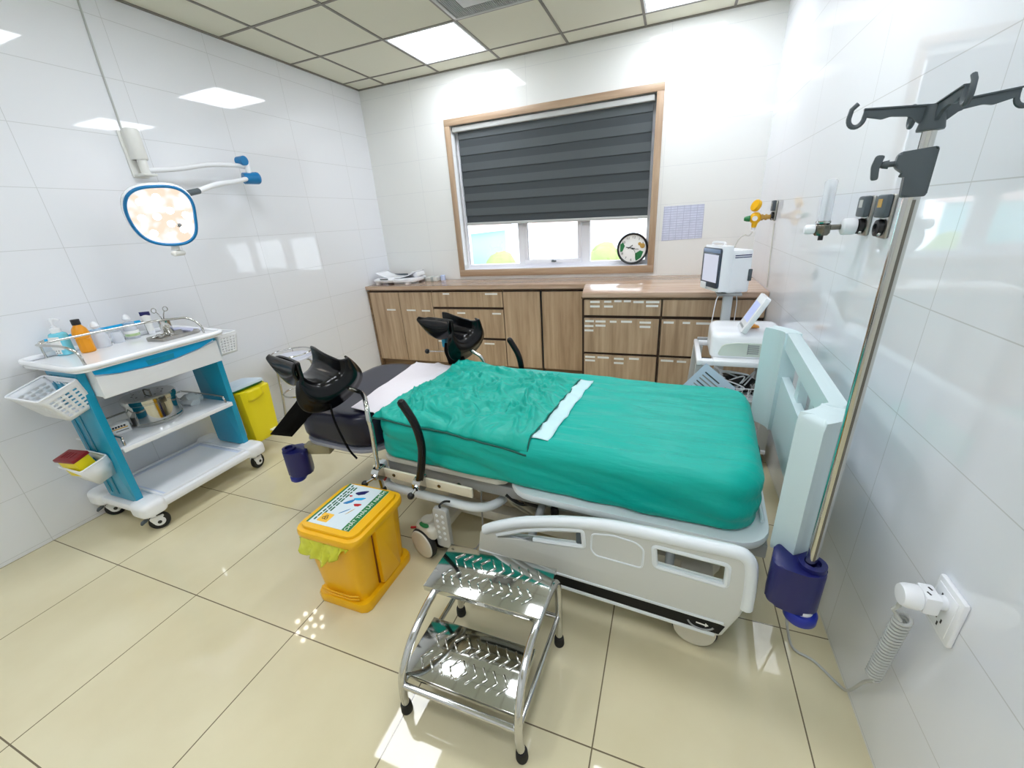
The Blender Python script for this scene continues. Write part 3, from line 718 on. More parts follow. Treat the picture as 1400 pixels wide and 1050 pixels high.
# drawer under the top
q = MB(); q.bx(-.2, .232, -.29, .29, .785, .926, .006); q.build('drawer_case', M['white'], tr)
q = MB(); q.prism([(-.292, .782), (.292, .782), (.292, .905), (.2, .885), (.06, .868), (-.06, .866), (-.2, .878), (-.292, .896)], 0, .233, .252, .003)
dr = q.build('drawer', M['white'], tr)
q = MB(); q.prism([(-.288, .924), (.288, .924), (.285, .912), (.2, .888), (.06, .871), (-.06, .869), (-.2, .881), (-.285, .902)], 0, .2325, .241); gp = q.build('handle_recess', M['cyan'], dr)
MB().prism([(-.075, .902), (.06, .902), (.055, .876), (-.07, .876)], 0, .2412, .2425).build('catch', M['teal'], gp)
# top tray
q = MB(); q.slab(-.262, .272, -.348, .348, .926, .948, .05, .008, .03, None, .006)
q.build('top_tray', M['whiteg'], tr)
q = MB(); P = rounded([(-.262, -.352), (.272, -.352), (.272, .352), (-.262, .352)], .09, 8); q.tube([(x, y, .948 + .012 * (x < -.15)) for (x, y) in P], .0135, 10, closed=True); q.build('top_rim', M['whiteg'], tr)
q = MB(); q.box((-.04, .31, .957), (.2, .05, .02), .008); q.build('end_handle', mat('lilac_plastic', (190, 194, 224), .4), tr)
q = MB(); zr = 1.05
q.tube(smooth_path([(x - TX, y - TY, z) for (x, y, z) in ((.50, -3.035, .95), (.49, -3.04, 1.01), (.44, -3.06, 1.045), (.30, -3.075, zr), (.25, -3.05, zr), (.25, -2.85, zr), (.28, -2.62, zr), (.36, -2.53, zr), (.42, -2.49, 1.045), (.455, -2.46, 1.0), (.46, -2.455, .95))], 6), .006, 10)
q.build('guard_rail', M['steel'], tr)
q = MB(); zr = 1.035
q.tube(smooth_path([(-.232, -.25, .95), (-.232, -.25, 1.0), (-.232, -.23, zr), (-.232, .0, zr), (-.232, .2, zr), (-.232, .22, 1.0), (-.232, .22, .95)], 5), .005, 10)
q.build('back_rail', M['steel'], tr)
q = MB(); q.bx(-.227, -.224, -.23, .2, 1.026, 1.042, .001); q.build('rail_strip', M['cyan'], tr)
for sx, sy, b in ((-1, -1, 1), (1, -1, 1), (1, 1, 0), (-1, 1, 0)):
    caster(tr, (sx * .205, sy * .305, 0), math.radians(62 if sy < 0 else 100), .047, .026, bool(b))
# side bracket that carries the lidded bin
MB().bx(.0, .15, .330, .345, .22, .52, .006).build('bin_bracket', M['lgrey'], tr)

# hanging baskets
def lattice_basket(name, label, loc, rot, w, d, h, tap, holes, m, rows=6, cols=8, group=None):
    """open basket: local x = width, -y = outward; walls slope in by tap towards the bottom"""
    t = thing(name, label, 'basket', loc, 0, group); t.rotation_euler = rot
    W = .003
    def wall(p0, p1, q0, q1, nc, nr, nm):
        # p0-p1 top edge, q0-q1 bottom edge; a ladder of strips leaves the holes open
        b = MB(); P = lambda u, v: Vector(p0).lerp(Vector(p1), u).lerp(Vector(q0).lerp(Vector(q1), u), v)
        if not nc:
            b.surf(lambda u, v: P(u, v), 2, 2)
        else:
            us = [0, .08] + [x for k in range(nc) for x in (.08 + .84 * (k + .28) / nc, .08 + .84 * (k + .82) / nc)] + [.92, 1]
            vs = [0, .16] + [x for k in range(nr) for x in (.16 + .74 * (k + .25) / nr, .16 + .74 * (k + .78) / nr)] + [.9, 1]
            us = sorted(set(us)); vs = sorted(set(vs))
            for i in range(len(us) - 1):
                for j in range(len(vs) - 1):
                    hole = 2 <= i < len(us) - 2 and (i % 2 == 0) and 2 <= j < len(vs) - 2 and (j % 2 == 0)
                    if hole: continue
                    b.bm.faces.new([b.bm.verts.new(P(*c)) for c in ((us[i], vs[j]), (us[i + 1], vs[j]), (us[i + 1], vs[j + 1]), (us[i], vs[j + 1]))])
            bmesh.ops.remove_doubles(b.bm, verts=b.bm.verts, dist=1e-5)
        return b.build(nm, M[m], t, solid=W)
    a = [(-w / 2, 0, 0), (w / 2, 0, 0), (w / 2, -d, 0), (-w / 2, -d, 0)]; k = tap
    c = [(-w / 2 + k, -k * .2, -h), (w / 2 - k, -k * .2, -h), (w / 2 - k, -d + k, -h), (-w / 2 + k, -d + k, -h)]
    for i in range(4):
        j = (i + 1) % 4; long_ = i % 2 == 0
        wall(a[i], a[j], c[i], c[j], (cols if long_ else max(3, int(cols * d / w))) if holes else 0, rows, 'wall')
    b = MB(); b.bm.faces.new([b.bm.verts.new(p) for p in c]); b.build('bottom', M[m], t, solid=W)
    b = MB(); b.tube([Vector(p) for p in rounded([(p[0], p[1]) for p in a], .012)] if False else [Vector((p[0], p[1], 0)) for p in rounded([(p[0], p[1]) for p in a], .015, 3)], .0045, 8, closed=True); b.build('rim', M[m], t)
    return t
lattice_basket('hanging_basket', 'white perforated basket hanging on the near end of the trolley, upper', (.345, TY - .338, .895), (math.radians(18), 0, 0), .29, .16, .15, .035, True, 'white')
lattice_basket('hanging_basket', 'white perforated basket on the far end of the trolley', (.36, TY + .345, .915), (0, 0, PI), .22, .13, .13, .02, True, 'whiteg', 6, 9)
lattice_basket('hanging_tub', 'small solid white tub low on the near end of the trolley, holding a yellow box', (.315, TY - .338, .475), (math.radians(14), 0, 0), .20, .12, .115, .025, False, 'white')
t = thing('sharps_box', 'yellow sharps box with a dark red lid in the small white tub', 'sharps box', (.315, TY - .400, .40)); t.rotation_euler = (math.radians(14), 0, math.radians(8))
MB().bx(-.06, .06, -.034, .034, 0, .10, .004).build('body', M['yellowl'], t)
MB().bx(-.066, .066, -.04, .04, .10, .118, .005).build('lid', M['dred'], t)
q = MB()
for k in range(4): q.bx(-.04 + .02 * k, -.034 + .02 * k, -.018, .018, .118, .1205)
q.bx(-.05, .05, -.022, .022, .116, .1186); q.build('lid_ribs', M['dred'], t)

# lidded yellow bin hung on the far end
t = thing('lidded_bin', 'lemon yellow bin with a pale lid and pedal at the far end of the trolley', 'bin', (.30, -2.218, .10))
q = MB(); q.slab(-.105, .105, -.125, .11, 0, .39, .03, .004, .03, lambda p, n, e: (p.x * (.86 + .14 * p.z / .39), p.y * (.84 + .16 * p.z / .39), p.z), .02); q.build('body', M['yellowl'], t)
q = MB(); q.surf(lambda u, v: ((.108 + .006 * math.sin(9 * PI * u * 2)) * math.cos(2 * PI * u) * (1.02 + .04 * v) * 1.02, -.008 + (.122 + .006 * math.sin(7 * PI * u * 2)) * math.sin(2 * PI * u) * (1.0 + .05 * v), .395 - .07 * v + .012 * math.sin(2 * PI * u * 5) * v), 60, 5, True); q.build('bag_edge', M['yellowl'], t, solid=.002)
q = MB(); q.slab(-.125, .105, -.14, .12, .0, .022, .02, .008, .04); l = q.build('lid', mat('pale_blue_lid', (206, 222, 236), .35), t, loc=(-.035, -.02, .402), rot=(0, math.radians(-6), 0))
MB().bx(-.115, .095, -.13, .11, -.012, -.001, .003).build('lid_seal', M['green'], l)
q = MB(); q.box((.125, .035, .055), (.07, .05, .012), .004); q.bx(.06, .11, .03, .045, .045, .055); q.build('pedal', M['white'], t)

# things on top of the trolley
ZT = .9485
def pump_bottle(loc):
    t = thing('pump_bottle', 'pale blue hand gel bottle with a white pump on the trolley', 'bottle', loc, math.radians(20))
    q = MB(); q.slab(-.034, .034, -.028, .028, 0, .118, .018, .016, .012, None, .006); q.build('body', M['liquid'], t)
    MB().bx(-.03, .03, -.0295, -.0275, .03, .098, .0005).build('label_sticker', M['label'], t)
    q = MB()
    for (x, z) in ((-.014, .026), (.0, .026), (-.014, .014), (.0, .014)): q.bx(x - .003, x + .003, -.0296, -.0285, z - .003, z + .003)
    b = MB().bx(-.022, .012, -.0292, -.0278, .008, .034, .0004).build('small_sticker', M['label'], t)
    q.build('print_marks', M['grey'], b)
    MB().lathe([(0, .116), (.02, .116), (.02, .138), (.009, .142), (.009, .152), (.005, .154), (.005, .176), (0, .176)], n=20).build('pump_collar', M['white'], t)
    q = MB(); q.cyl((0, 0, .172), (0, 0, .19), .009, .011); q.tube([(0, 0, .184), (.02, .006, .185), (.034, .01, .178)], .005, 8); q.build('pump_head', M['white'], t)
pump_bottle((.085, -2.925, ZT))
t = thing('orange_bottle', 'amber orange bottle with a black cap on the trolley', 'bottle', (.165, -2.868, ZT))
MB().lathe([(0, 0), (.027, 0), (.031, .004), (.031, .07), (.029, .074), (.033, .08), (.035, .10), (.029, .125), (.017, .142), (.015, .15), (0, .15)], n=12).build('body', M['orange'], t, angle=25)
MB().lathe([(0, .146), (.018, .146), (.018, .172), (.017, .174), (0, .174)], n=24).build('cap', M['black'], t)
def jar(label, loc, r, h, knob, band=None):
    t = thing('glass_jar', label, 'jar', loc, 0)
    MB().lathe([(0, 0), (r, 0), (r * 1.03, .004), (r * 1.03, h * .8), (r * .85, h * .95), (r * .8, h), (r * .76, h), (r * .8, h * .94), (r * .96, h * .78), (r * .96, .006), (0, .006)], n=28).build('body', M['jarglass'], t)
    if band: MB().lathe([(r * 1.04, h * .15), (r * 1.05, h * .16), (r * 1.05, h * .55), (r * 1.04, h * .56)], n=28).build('label_band', M[band], t)
    if knob:
        MB().lathe([(0, h), (r * .88, h), (r * .9, h + .008), (r * .4, h + .016), (r * .25, h + .02), (0, h + .02)], n=24).build('lid', M['jarglass'], t)
        MB().lathe([(0, h + .018), (.011, h + .018), (.019, h + .03), (.016, h + .044), (.006, h + .056), (0, h + .058)], n=20).build('knob', M['white'], t)
    return t
jar('clear jar with a white knob next to the orange bottle', (.125, -2.785, ZT), .036, .085, True)
jar('low clear open jar between the two knobbed jars', (.105, -2.700, ZT), .026, .062, False)
jar('clear jar with a white knob and a green and white label', (.075, -2.612, ZT), .032, .085, True, 'label')
MB_ = MB().lathe([(.0338, .016), (.0342, .0165), (.0342, .03), (.0338, .031)], n=28).build('label_stripe', mat('pale_green', (176, 200, 150), .5), bpy.data.objects['glass_jar.002'])
t = thing('ointment_tube', 'white ointment tube with a dark blue crimped end standing on the trolley', 'tube', (.075, -2.515, ZT), math.radians(35))
q = MB()
def tubef(u, v):
    a = 2 * PI * u; k = v ** 1.3; rx = .017 * (1 - k) + .026 * k; ry = .017 * (1 - k) + .0015 * k
    return (rx * math.cos(a), ry * math.sin(a), .02 + .10 * v)
q.surf(tubef, 28, 9, True); q.build('body', M['label'], t)
q = MB(); q.surf(lambda u, v: (.0262 * math.cos(2 * PI * u), .0018 * math.sin(2 * PI * u), .094 + .03 * v), 28, 3, True)
q2 = MB().bx(-.027, .027, -.0022, .0022, .112, .136, .001).build('crimp', M['navyp'], t); q.bm.free()
MB().lathe([(0, 0), (.015, 0), (.0165, .003), (.0165, .02), (0, .022)], n=20).build('cap', M['white'], t)
t = MB().slab(-.075, .075, -.11, .11, 0, .02, .02, .004, .02, lambda p, n, e: (p.x, p.y, p.z if e < .008 or p.z < .01 else .005), .004)
tag(t.build('instrument_tray', M['steelb'], None, loc=(.335, -2.545, ZT), rot=(0, 0, math.radians(4))), 'shallow steel instrument tray on the front right of the trolley top', 'tray')
t = MB().lathe([(0, 0), (.026, 0), (.029, .004), (.029, .088), (.031, .09), (.0275, .09), (.0265, .006), (0, .006)], n=28)
tag(t.build('steel_cup', M['steel'], None, loc=(.262, -2.530, ZT + .0062)), 'upright steel cup holding scissors in the instrument tray', 'cup')
t = thing('scissors', 'surgical scissors standing handles up in the steel cup', 'scissors', (.262, -2.530, ZT + .016))
q = MB()
for s in (-1, 1):
    q.tube(smooth_path([(-s * .006, s * .010, .0), (0, 0, .055), (s * .002, s * .008, .10), (s * .004, s * .018, .125)], 5), .0028, 8)
q.build('shanks', M['steel'], t)
for s in (-1, 1): MB().torus((s * .004, s * .028, .137), .013, .0026, (0, PI / 2, .1), 22, 8).build('finger_ring', M['steel'], t)
q = MB(); q.cyl((-.003, 0, .056), (.004, 0, .056), .004); q.build('screw', M['steeld'], t)
rr = random.Random(4)
for k in range(7):
    a = rr.uniform(0, 2 * PI); x = .30 + rr.uniform(-.03, .045); y = -2.585 + rr.uniform(-.04, .05)
    if k % 2: q = MB().lathe([(0, 0), (.011, 0), (.013, .003), (.012, .012), (.009, .013), (.008, .004), (0, .004)], (0, 0, 0), 16); nm, cat, lab = 'steel_dish', 'dish', 'tiny steel dish in the instrument tray'
    else: q = MB().tube(smooth_path([(-.035, 0, 0), (-.01, .004, .004), (.02, -.003, .003), (.036, .0, .0)], 4), .0035, 8); nm, cat, lab = 'steel_clip', 'clip', 'small steel clamp lying in the instrument tray'
    tag(q.build(nm, M['chrome'], None, loc=(x, y, ZT + .010), rot=(0, 0, a)), lab, cat, 'small steel instruments in the tray')
# things on the middle shelf
t = thing('sterilizing_drum', 'round polished steel sterilizing drum on the middle trolley shelf', 'drum', (.255, -2.745, .5005))
MB().lathe([(0, 0), (.122, 0), (.126, .006), (.126, .018), (.121, .022), (.121, .123), (.126, .127), (.126, .133)], n=48).build('body', M['steel'], t)
MB().lathe([(.124, .133), (.129, .135), (.129, .153), (.122, .161), (.06, .164), (0, .164)], n=48).build('lid', M['steel'], t)
q = MB()
for k in range(10):
    a = 2 * PI * k / 10; q.lathe([(0, 0), (.005, 0), (.005, .0008), (0, .0008)], (.07 * math.cos(a), .07 * math.sin(a), .1635), 10)
q.build('vent_holes', M['black'], t)
q = MB(); q.box((.128, .0, .137), (.012, .03, .036), .003); q.build('clasp', M['steeld'], t)
MB().tube(smooth_path([(-.03, 0, .163), (-.025, 0, .183), (.025, 0, .183), (.03, 0, .163)], 6), .004, 8).build('lid_handle', M['steeld'], t)
t = thing('small_carton', 'white carton with black print and a yellow line on the trolley shelf', 'box', (.235, -2.935, .5005), math.radians(78))
MB().bx(-.055, .055, -.03, .03, 0, .055, .002).build('body', M['label'], t)
q = MB()
for k in range(6): q.bx(-.032 + .012 * k, -.023 + .012 * k, -.0306, -.0299, .036, .046)
q.build('print_marks', M['black'], t)
MB().bx(-.035, .045, -.0306, -.0299, .028, .033).build('print_line', M['yellow'], t)
MB().bx(-.01, .045, -.0306, -.0299, .014, .018).build('print_line', M['dgrey'], t)
q = MB(); q.ball((0, 0, 0), 1, (.075, .055, .034), 22)
for v in q.bm.verts:
    v.co += Vector(noise.noise_vector(v.co * 30)) * .024; v.co.z = max(v.co.z, -.026)
tag(q.build('crumpled_bag', M['bag'], None, loc=(.235, -2.535, .5275)), 'crumpled clear plastic bag beside the steel drum on the shelf', 'bag')

# ------------------------------------------------------------------ stool behind the near leg support
t = thing('round_stool', 'chrome round stool with a white seat behind the near black leg support', 'stool', (.225, -1.73, 0))
MB().lathe([(0, .53), (.13, .53), (.148, .537), (.15, .548), (.14, .558), (0, .562)], n=40).build('seat', mat('pale_seat_vinyl', (220, 222, 236), .4), t)
MB().torus((0, 0, .585), .148, .006, None, 40, 8).build('seat_ring', M['chrome'], t)
MB().torus((0, 0, .25), .135, .007, None, 40, 8).build('foot_ring', M['chrome'], t)
for k in range(4):
    a = PI / 4 + k * PI / 2; c, s = math.cos(a), math.sin(a)
    q = MB(); q.tube(smooth_path([(.05 * c, .05 * s, .522), (.10 * c, .10 * s, .515), (.13 * c, .13 * s, .47), (.145 * c, .145 * s, .25), (.172 * c, .172 * s, .022)], 6), .0095, 10)
    lg = q.build('leg', M['chrome'], t)
    MB().cyl((.17 * c, .17 * s, .035), (.174 * c, .174 * s, 0), .013, .014, 14).build('foot_cap', M['rubber'], lg)
    MB().cyl((.148 * c, .148 * s, .535), (.148 * c, .148 * s, .585), .004, n=8).build('ring_post', M['chrome'], t)

# ------------------------------------------------------------------ the delivery bed
BED = (3.4, -2.2, 0.0); BR = math.radians(-4.0)
bed = thing('delivery_bed', 'hospital delivery bed with navy padded foot end, leg supports and white side rail', 'bed', BED, BR)
V0, V1 = -.585, .215; VC = (V0 + V1) / 2
def bw(u, v, z):
    c, s = math.cos(BR), math.sin(BR); return (BED[0] + u * c - v * s, BED[1] + u * s + v * c, z)
# padded parts
q = MB(); q.slab(-2.19, -1.60, V0 + .005, V1 - .005, .445, .622, .17, .045, .03, lambda p, n, e: (p.x, p.y, p.z + .006 * math.sin(4 * p.x) * (p.z > .55)), .03)
q.build('foot_mattress', M['navy'], bed)
q = MB(); q.slab(-1.585, -.02, V0 + .02, V1 - .02, .45, .628, .10, .05, .05, None, .03); q.build('mattress', M['navy'], bed)
# platform plates
q = MB(); q.slab(-2.165, -1.60, V0 + .0, V1 - .0, .418, .440, .16, .006, .05, None, .006); q.build('foot_plate', mat('foot_plate_grey', (146, 148, 160), .35), bed)
q = MB(); q.slab(-.90, .045, V0 - .035, V1 + .035, .405, .440, .12, .01, .04, None, .012); q.build('back_plate', M['bedwhite'], bed)
q = MB(); q.slab(-1.58, -.90, V0 + .01, V1 - .01, .412, .442, .06, .008, .05, None, .008); q.build('seat_plate', M['cream'], bed)
# frame under the platform
q = MB()
for v in (V0 + .05, V1 - .05): q.bx(-1.56, .04, v - .02, v + .02, .345, .40, .004)
for u in (-1.5, -.9, -.3, .0): q.bx(u - .02, u + .02, V0 + .05, V1 - .05, .345, .395, .004)
q.build('frame', M['grey'], bed)
q = MB(); q.tube(smooth_path([(-1.02, V0 + .10, .33), (-.88, V0 + .10, .25), (-.76, V0 + .12, .20)], 4), .016, 10); q.box((-.83, V0 + .08, .30), (.10, .06, .05), .012, (0, .5, 0)); q.build('lift_arm', M['steelb'], bed)
q = MB(); q.box((-.80, V0 + .06, .335), (.09, .05, .035), .012); q.box((-.70, V0 + .03, .33), (.03, .03, .06), .008); q.tube(smooth_path([(-.92, V0 + .03, .36), (-.86, V0 + .04, .32), (-.80, V0 + .05, .33)], 4), .008, 8); q.build('joint_cover', M['black'], bed)
# foot loop (white moulded tray edge that holds the leg section)
def loop(u0, u1, v0, v1, z, r, rc):
    P = rounded([(u0, v0), (u1, v0), (u1, v1), (u0, v1)], rc, 8); return [(x, y, z) for (x, y) in P]
q = MB(); q.tube(loop(-1.63, -.96, V0 - .015, V1 + .015, .285, .02, .15), .021, 12, closed=True); o = q.build('foot_loop', M['bedwhite'], bed)
q = MB()
for v in (V0 + .0, V1 - .0):
    q.bx(-1.585, -1.55, v - .02, v + .02, .27, .415, .01); q.bx(-1.10, -1.07, v - .02 + .10 * (v < VC), v + .02 + .10 * (v < VC), .29, .415, .01)
q.build('loop_bracket', M['bedwhite'], bed)
MB().prism([(-1.585, .36), (-1.525, .36), (-1.55, .318)], 1, V0 - .028, V0 - .012, .003).build('warning_mark', M['red'], bed)
# pedestal and base
q = MB(); q.slab(-1.30, -.86, VC - .19, VC + .17, .10, .40, .06, .01, .05, None, .01); q.build('pedestal', mat('pedestal_beige', (176, 164, 144), .4), bed)
q = MB(); q.slab(-1.36, -.06, VC - .25, VC + .25, .075, .135, .08, .02, .05, None, .012)
for u in (-1.30, -.15):
    q.bx(u - .06, u + .06, V0 - .02, V1 + .02, .085, .13, .015)
q.build('base_frame', M['cream'], bed)
q = MB(); q.slab(-.52, -.06, VC - .2, VC + .2, .135, .30, .08, .02, .05); q.build('motor_cover', M['cream'], bed)
def bed_caster(u, v, rz, pedal):
    r = .076
    q = MB(); q.slab(-.055, .07, -.045, .045, .112, .175, .03, .02, .02, None, .01); q.cyl((0, 0, .14), (0, 0, .19), .028)
    o = q.build('caster', M['cream'], bed, loc=(u, v, 0), rot=(0, 0, rz))
    for s in (-1, 1):
        MB().lathe([(r * .6, -.014), (r * .95, -.014), (r, -.008), (r, .008), (r * .95, .014), (r * .6, .014)], (0, s * .038, r), 34, (PI / 2, 0, 0)).build('tyre', M['rubber'], o)
        MB().lathe([(0, 0), (r * .93, 0), (r * .9, .006), (r * .7, .010), (0, .012)], (0, s * .052, r), 34, (-s * PI / 2, 0, 0)).build('wheel_cover', M['cream'], o)
    if pedal:
        MB().ball((.01, -.03, .178), 1, (.03, .014, .006)).build('brake_mark', M['green'], o)
        MB().tube([(-.05, -.03, .135), (-.09, -.035, .118)], .006, 8).build('brake_lever', M['red'], o)
bed_caster(-1.30, V0 - .055, math.radians(-14), True)
bed_caster(-.145, V0 - .045, math.radians(-4), False)
bed_caster(-1.30, V1 + .0, math.radians(10), False)
bed_caster(-.145, V1 + .0, math.radians(0), False)
# accessory rails with clamps, leg supports, hand grips
def side_hardware(s, vr):
    """s = -1 near side, +1 far side"""
    q = MB(); q.bx(-1.575, -1.035, vr - .006, vr + .006, .372, .418, .002); rail = q.build('accessory_rail', M['steelb'] if False else mat('rail_ivory', (222, 214, 192), .35), bed)
    q = MB()
    for u in (-1.55, -1.12):
        q.cyl((u, vr, .395), (u, vr - s * .03, .395), .012); 
    for u in (-1.45, -1.20): q.cyl((u, vr + s * .0, .395), (u, vr + s * .009, .395), .008)
    q.build('rail_bolt', M['steeld'], rail)
    def clamp(u, lever):
        q = MB(); q.cyl((u - .02, vr + s * .022, .40), (u + .02, vr + s * .022, .40), .03); q.box((u, vr + s * .004, .40), (.036, .034, .062), .006); q.cyl((u, vr + s * .02, .40), (u, vr + s * .058, .395), .018, .014)
        c = q.build('clamp', M['chrome'], bed)
        q = MB(); k = Vector((u - .045 * lever, vr + s * .075, .365)); q.cyl((u, vr + s * .05, .393), tuple(k), .006); q.build('clamp_lever', M['chrome'], c)
        MB().ball(k, .0155).build('lever_knob', M['black'], c)
        return c
    return rail, clamp
near_rail, near_clamp = side_hardware(-1, V0 - .05)
far_rail, far_clamp = side_hardware(1, V1 + .05)

def leg_support(s, u0, vr, C, axis, rod, strap):
    """knee-crutch: rod from the rail, flared trough that carries the leg"""
    g = bpy.data.objects.new('leg_support', None)
    A = Vector(axis).normalized(); W = Vector((0, 0, 1)).cross(A).normalized() * -1; Z = Vector((0, 0, 1)); C = Vector(C)
    # A points to the foot end, W points to the far side, bell (knee end) at the origin of A
    R = .092
    def f(i, j):
        th = (-1 + 2 * i)                      # -1 near lip .. +1 far lip
        ang = th * math.radians(100)
        ex = max(0, abs(th) - .78) / .22
        L = .27 - .02 * (th < 0)
        k = max(0.0, min(1.0, (th + .80) / .55)); k = k * k * (3 - 2 * k)
        k2 = max(0.0, min(1.0, (1.12 - th) / .55)); k2 = k2 * k2 * (3 - 2 * k2)
        fl = .008 + .125 * k * (.10 + .90 * k2)
        out = 0.0
        if j < .5:
            t = j / .5; a = L * (1 - t) + .03 * t; rad = R - .008 * math.sin(PI * t)
        else:
            ph = (j - .5) / .5; r0 = .034
            if ph < .45:
                g_ = ph / .45 * PI / 2; a = .03 - r0 * math.sin(g_); out = r0 * (1 - math.cos(g_)) * min(1, fl / .03)
            else:
                g_ = (ph - .45) / .55; a = .03 - r0 + .028 * g_ ** 2.2 - .012 * math.sin(PI * min(1, g_ * 1.6)) * k; out = r0 * min(1, fl / .03) + max(0, fl - r0 + .004) * g_
            rad = R
        rad2 = rad + out
        w = rad2 * math.sin(ang); z = -rad2 * math.cos(ang)
        if abs(th) > .7: z += .03 * ex
        z -= .05 * max(0, (th - .25) / .75) * (1 - min(1, max(0, a) / .27))
        if j < .1: z -= .01 * (1 - j / .1)
        return C + A * a + W * w + Z * z
    q = MB(); q.surf(f, 41, 34)
    sh = q.build('leg_support', M['blackg'], bed, solid=.014, subsurf=1, angle=80)
    # near flap hanging outside
    def fl(i, j):
        a = .005 + .27 * i; drop = .125 * (math.sin(PI * (.16 + .84 * i)) ** .6 if i < 1 else 0)
        lift = .012
        ww = -R * .99 - .018 * math.sin(PI * j) - .012
        return C + A * a + W * (ww) + Z * (.054 - lift - j * max(.02, drop))
    q = MB(); q.surf(fl, 24, 10); q.build('side_flap', M['blackg'], sh, solid=.016, subsurf=1, angle=80)
    q = MB(); q.tube(smooth_path(rod, 7), .011, 12); q.build('support_rod', M['steel'], sh)
    bot = C + Z * (-R - .01) + A * .07
    q = MB(); q.ball(bot + Z * -.006, 1, (.03, .03, .016)); q.box(bot + Z * -.028, (.03, .03, .03), .006); q.build('swivel', M['steeld'], sh)
    q = MB(); n = 12; P = smooth_path(strap, 4); wd = Vector((0, 1, 0)) if abs(P[0].y - P[-1].y) < .12 else Vector((1, 0, 0))
    for i in range(len(P) - 1):
        pass
    g2 = q.surf(lambda i, j: P[min(len(P) - 1, int(round(i * (len(P) - 1))))] + (Vector((.86, .44, -.20))).normalized() * (j - .5) * .115, len(P), 3)
    q.build('leg_strap', M['strap'], sh, solid=.008)
    return sh
ur = -1.575
ur = -1.575; near_clamp(ur + .05, 1); vn = V0 - .072
C = (-1.80, -.600, .888)
leg_support(-1, ur, vn, C, (-.97, .24, 0), [(ur + .062, vn, .215), (ur + .050, vn, .40), (ur + .064, vn, .62), (ur + .060, vn, .69), (ur + .035, -.63, .735), (-1.62, -.56, .738), (-1.72, -.50, .728), (-1.86, -.53, .765)],
            [(-1.90, -.585, .77), (-1.95, -.60, .69), (-2.06, -.60, .60), (-2.14, -.60, .535), (-2.255, -.60, .445)])
q = MB(); q.tube(smooth_path([(-1.79, -.615, .70), (-1.775, -.622, .60), (-1.735, -.618, .47), (-1.70, -.612, .415)], 6), .005, 6); q.build('strap_cord', M['strap'], bed)
MB().ball((ur + .055, vn, .31), .017).build('rod_stop', M['black'], bed)
near_clamp(-1.29, .35)
far_clamp(ur + .02, -1); vf = V1 + .072
leg_support(1, ur, vf, (-1.535, .230, .892), (-.97, .20, 0), [(ur + .10, vf, .215), (ur + .11, vf, .40), (ur + .13, vf, .58), (ur + .11, vf, .66), (ur + .06, vf - .01, .70), (-1.60, .25, .77)],
            [(-1.60, .20, .77), (-1.60, .185, .72), (-1.585, .18, .68), (-1.575, .18, .640)])
MB().box((-1.685, .245, .785), (.03, .10, .09), .012, (0, 0, .2)).build('support_pad', M['teal'], bed)
q = MB(); q.cyl((-1.66, .21, .715), (-1.79, .18, .715), .004); q.build('release_lever', M['chrome'], bed)
MB().ball((-1.795, .179, .715), .016).build('release_knob', M['black'], bed)
far_clamp(-1.21, 1)
for (u, v, d) in ((-1.29, vn - .002, 1), (-1.24, vf, 1)):
    q = MB(); q.tube(smooth_path([(u - .01, v, .385), (u + .022, v, .48), (u + .044, v, .58), (u + .042, v, .65), (u + .026, v, .71), (u - .008, v, .77), (u - .02, v, .788)], 7), .0175, 14); q.ball((u - .02, v, .788), .0172)
    q.build('hand_grip', M['blackg'], bed)
MB().ball((-1.52, vn + .01, .262), .017).build('rail_knob', M['black'], bed)
# corner bumpers with rollers
def bumper(u, v, rz, z, dz=0.0):
    P = rounded([(-.062, -.055), (.02, -.06), (.068, -.035), (.062, .03), (.0, .06), (-.062, .05)], .032, 6)
    q = MB(); q.prism(P, 2, -.085, .06, .010); o = q.build('corner_bumper', M['navyp'], bed, loc=(u, v, z), rot=(0, 0, rz))
    MB().lathe([(.0, 0), (.024, 0), (.024, .008), (.031, .008), (.031, .0), (.034, -.004), (.034, .012), (.02, .013), (.018, -.03), (0, -.03)], (.030, -.008, .061), 24).build('pole_socket', M['navyp'], o)
    MB().lathe([(0, -.018), (.036, -.018), (.041, -.012), (.041, .012), (.036, .018), (0, .018)], (.03, -.025, -.105 - dz), 32).build('roller', mat('roller_blue', (18, 38, 150), .35), o)
    MB().lathe([(0, 0), (.028, 0), (.028, .012), (0, .012)], (.03, -.025, -.087 - dz), 24).build('roller_hub', M['label'], o)
    return o
bumper(.085, V0 - .125, math.radians(-10), .445)
bumper(-2.15, V0 - .03, math.radians(222), .325, .016)
q = MB(); q.box((-2.05, V0 + .04, .375), (.14, .05, .06), .006, (0, 0, .35)); q.build('bumper_arm', mat('bracket_khaki', (150, 142, 112), .5), bed)
# headboard: plan path swept in height
def hb_strip(z0, z1, th, vlo, vhi, nm, bevel=.010, tilt=0.0, parent=None, mm='headb'):
    a, b_ = V0 - .075, V1 + .085
    def path(v):
        k = 0.0
        for e in (v - a, b_ - v):
            if e < .11: k = max(k, (1 - e / .11) ** 2)
        return .130 - .075 * k
    vs = [vlo + (vhi - vlo) * i / 40 for i in range(41)]
    cen = [Vector((path(v), v)) for v in vs]; L = []; Rr = []
    for i, p in enumerate(cen):
        d = (cen[min(40, i + 1)] - cen[max(0, i - 1)]).normalized(); n = Vector((d.y, -d.x))
        L.append(p + n * th / 2); Rr.append(p - n * th / 2)
    poly = [tuple(p) for p in L] + [tuple(p) for p in reversed(Rr)]
    q = MB(); q.prism(poly, 2, z0, z1, bevel, 3); return q
va, vb = V0 - .075, V1 + .085
q = hb_strip(.46, .73, .030, va, vb, 'panel'); hb = q.build('headboard', M['headb'], bed)
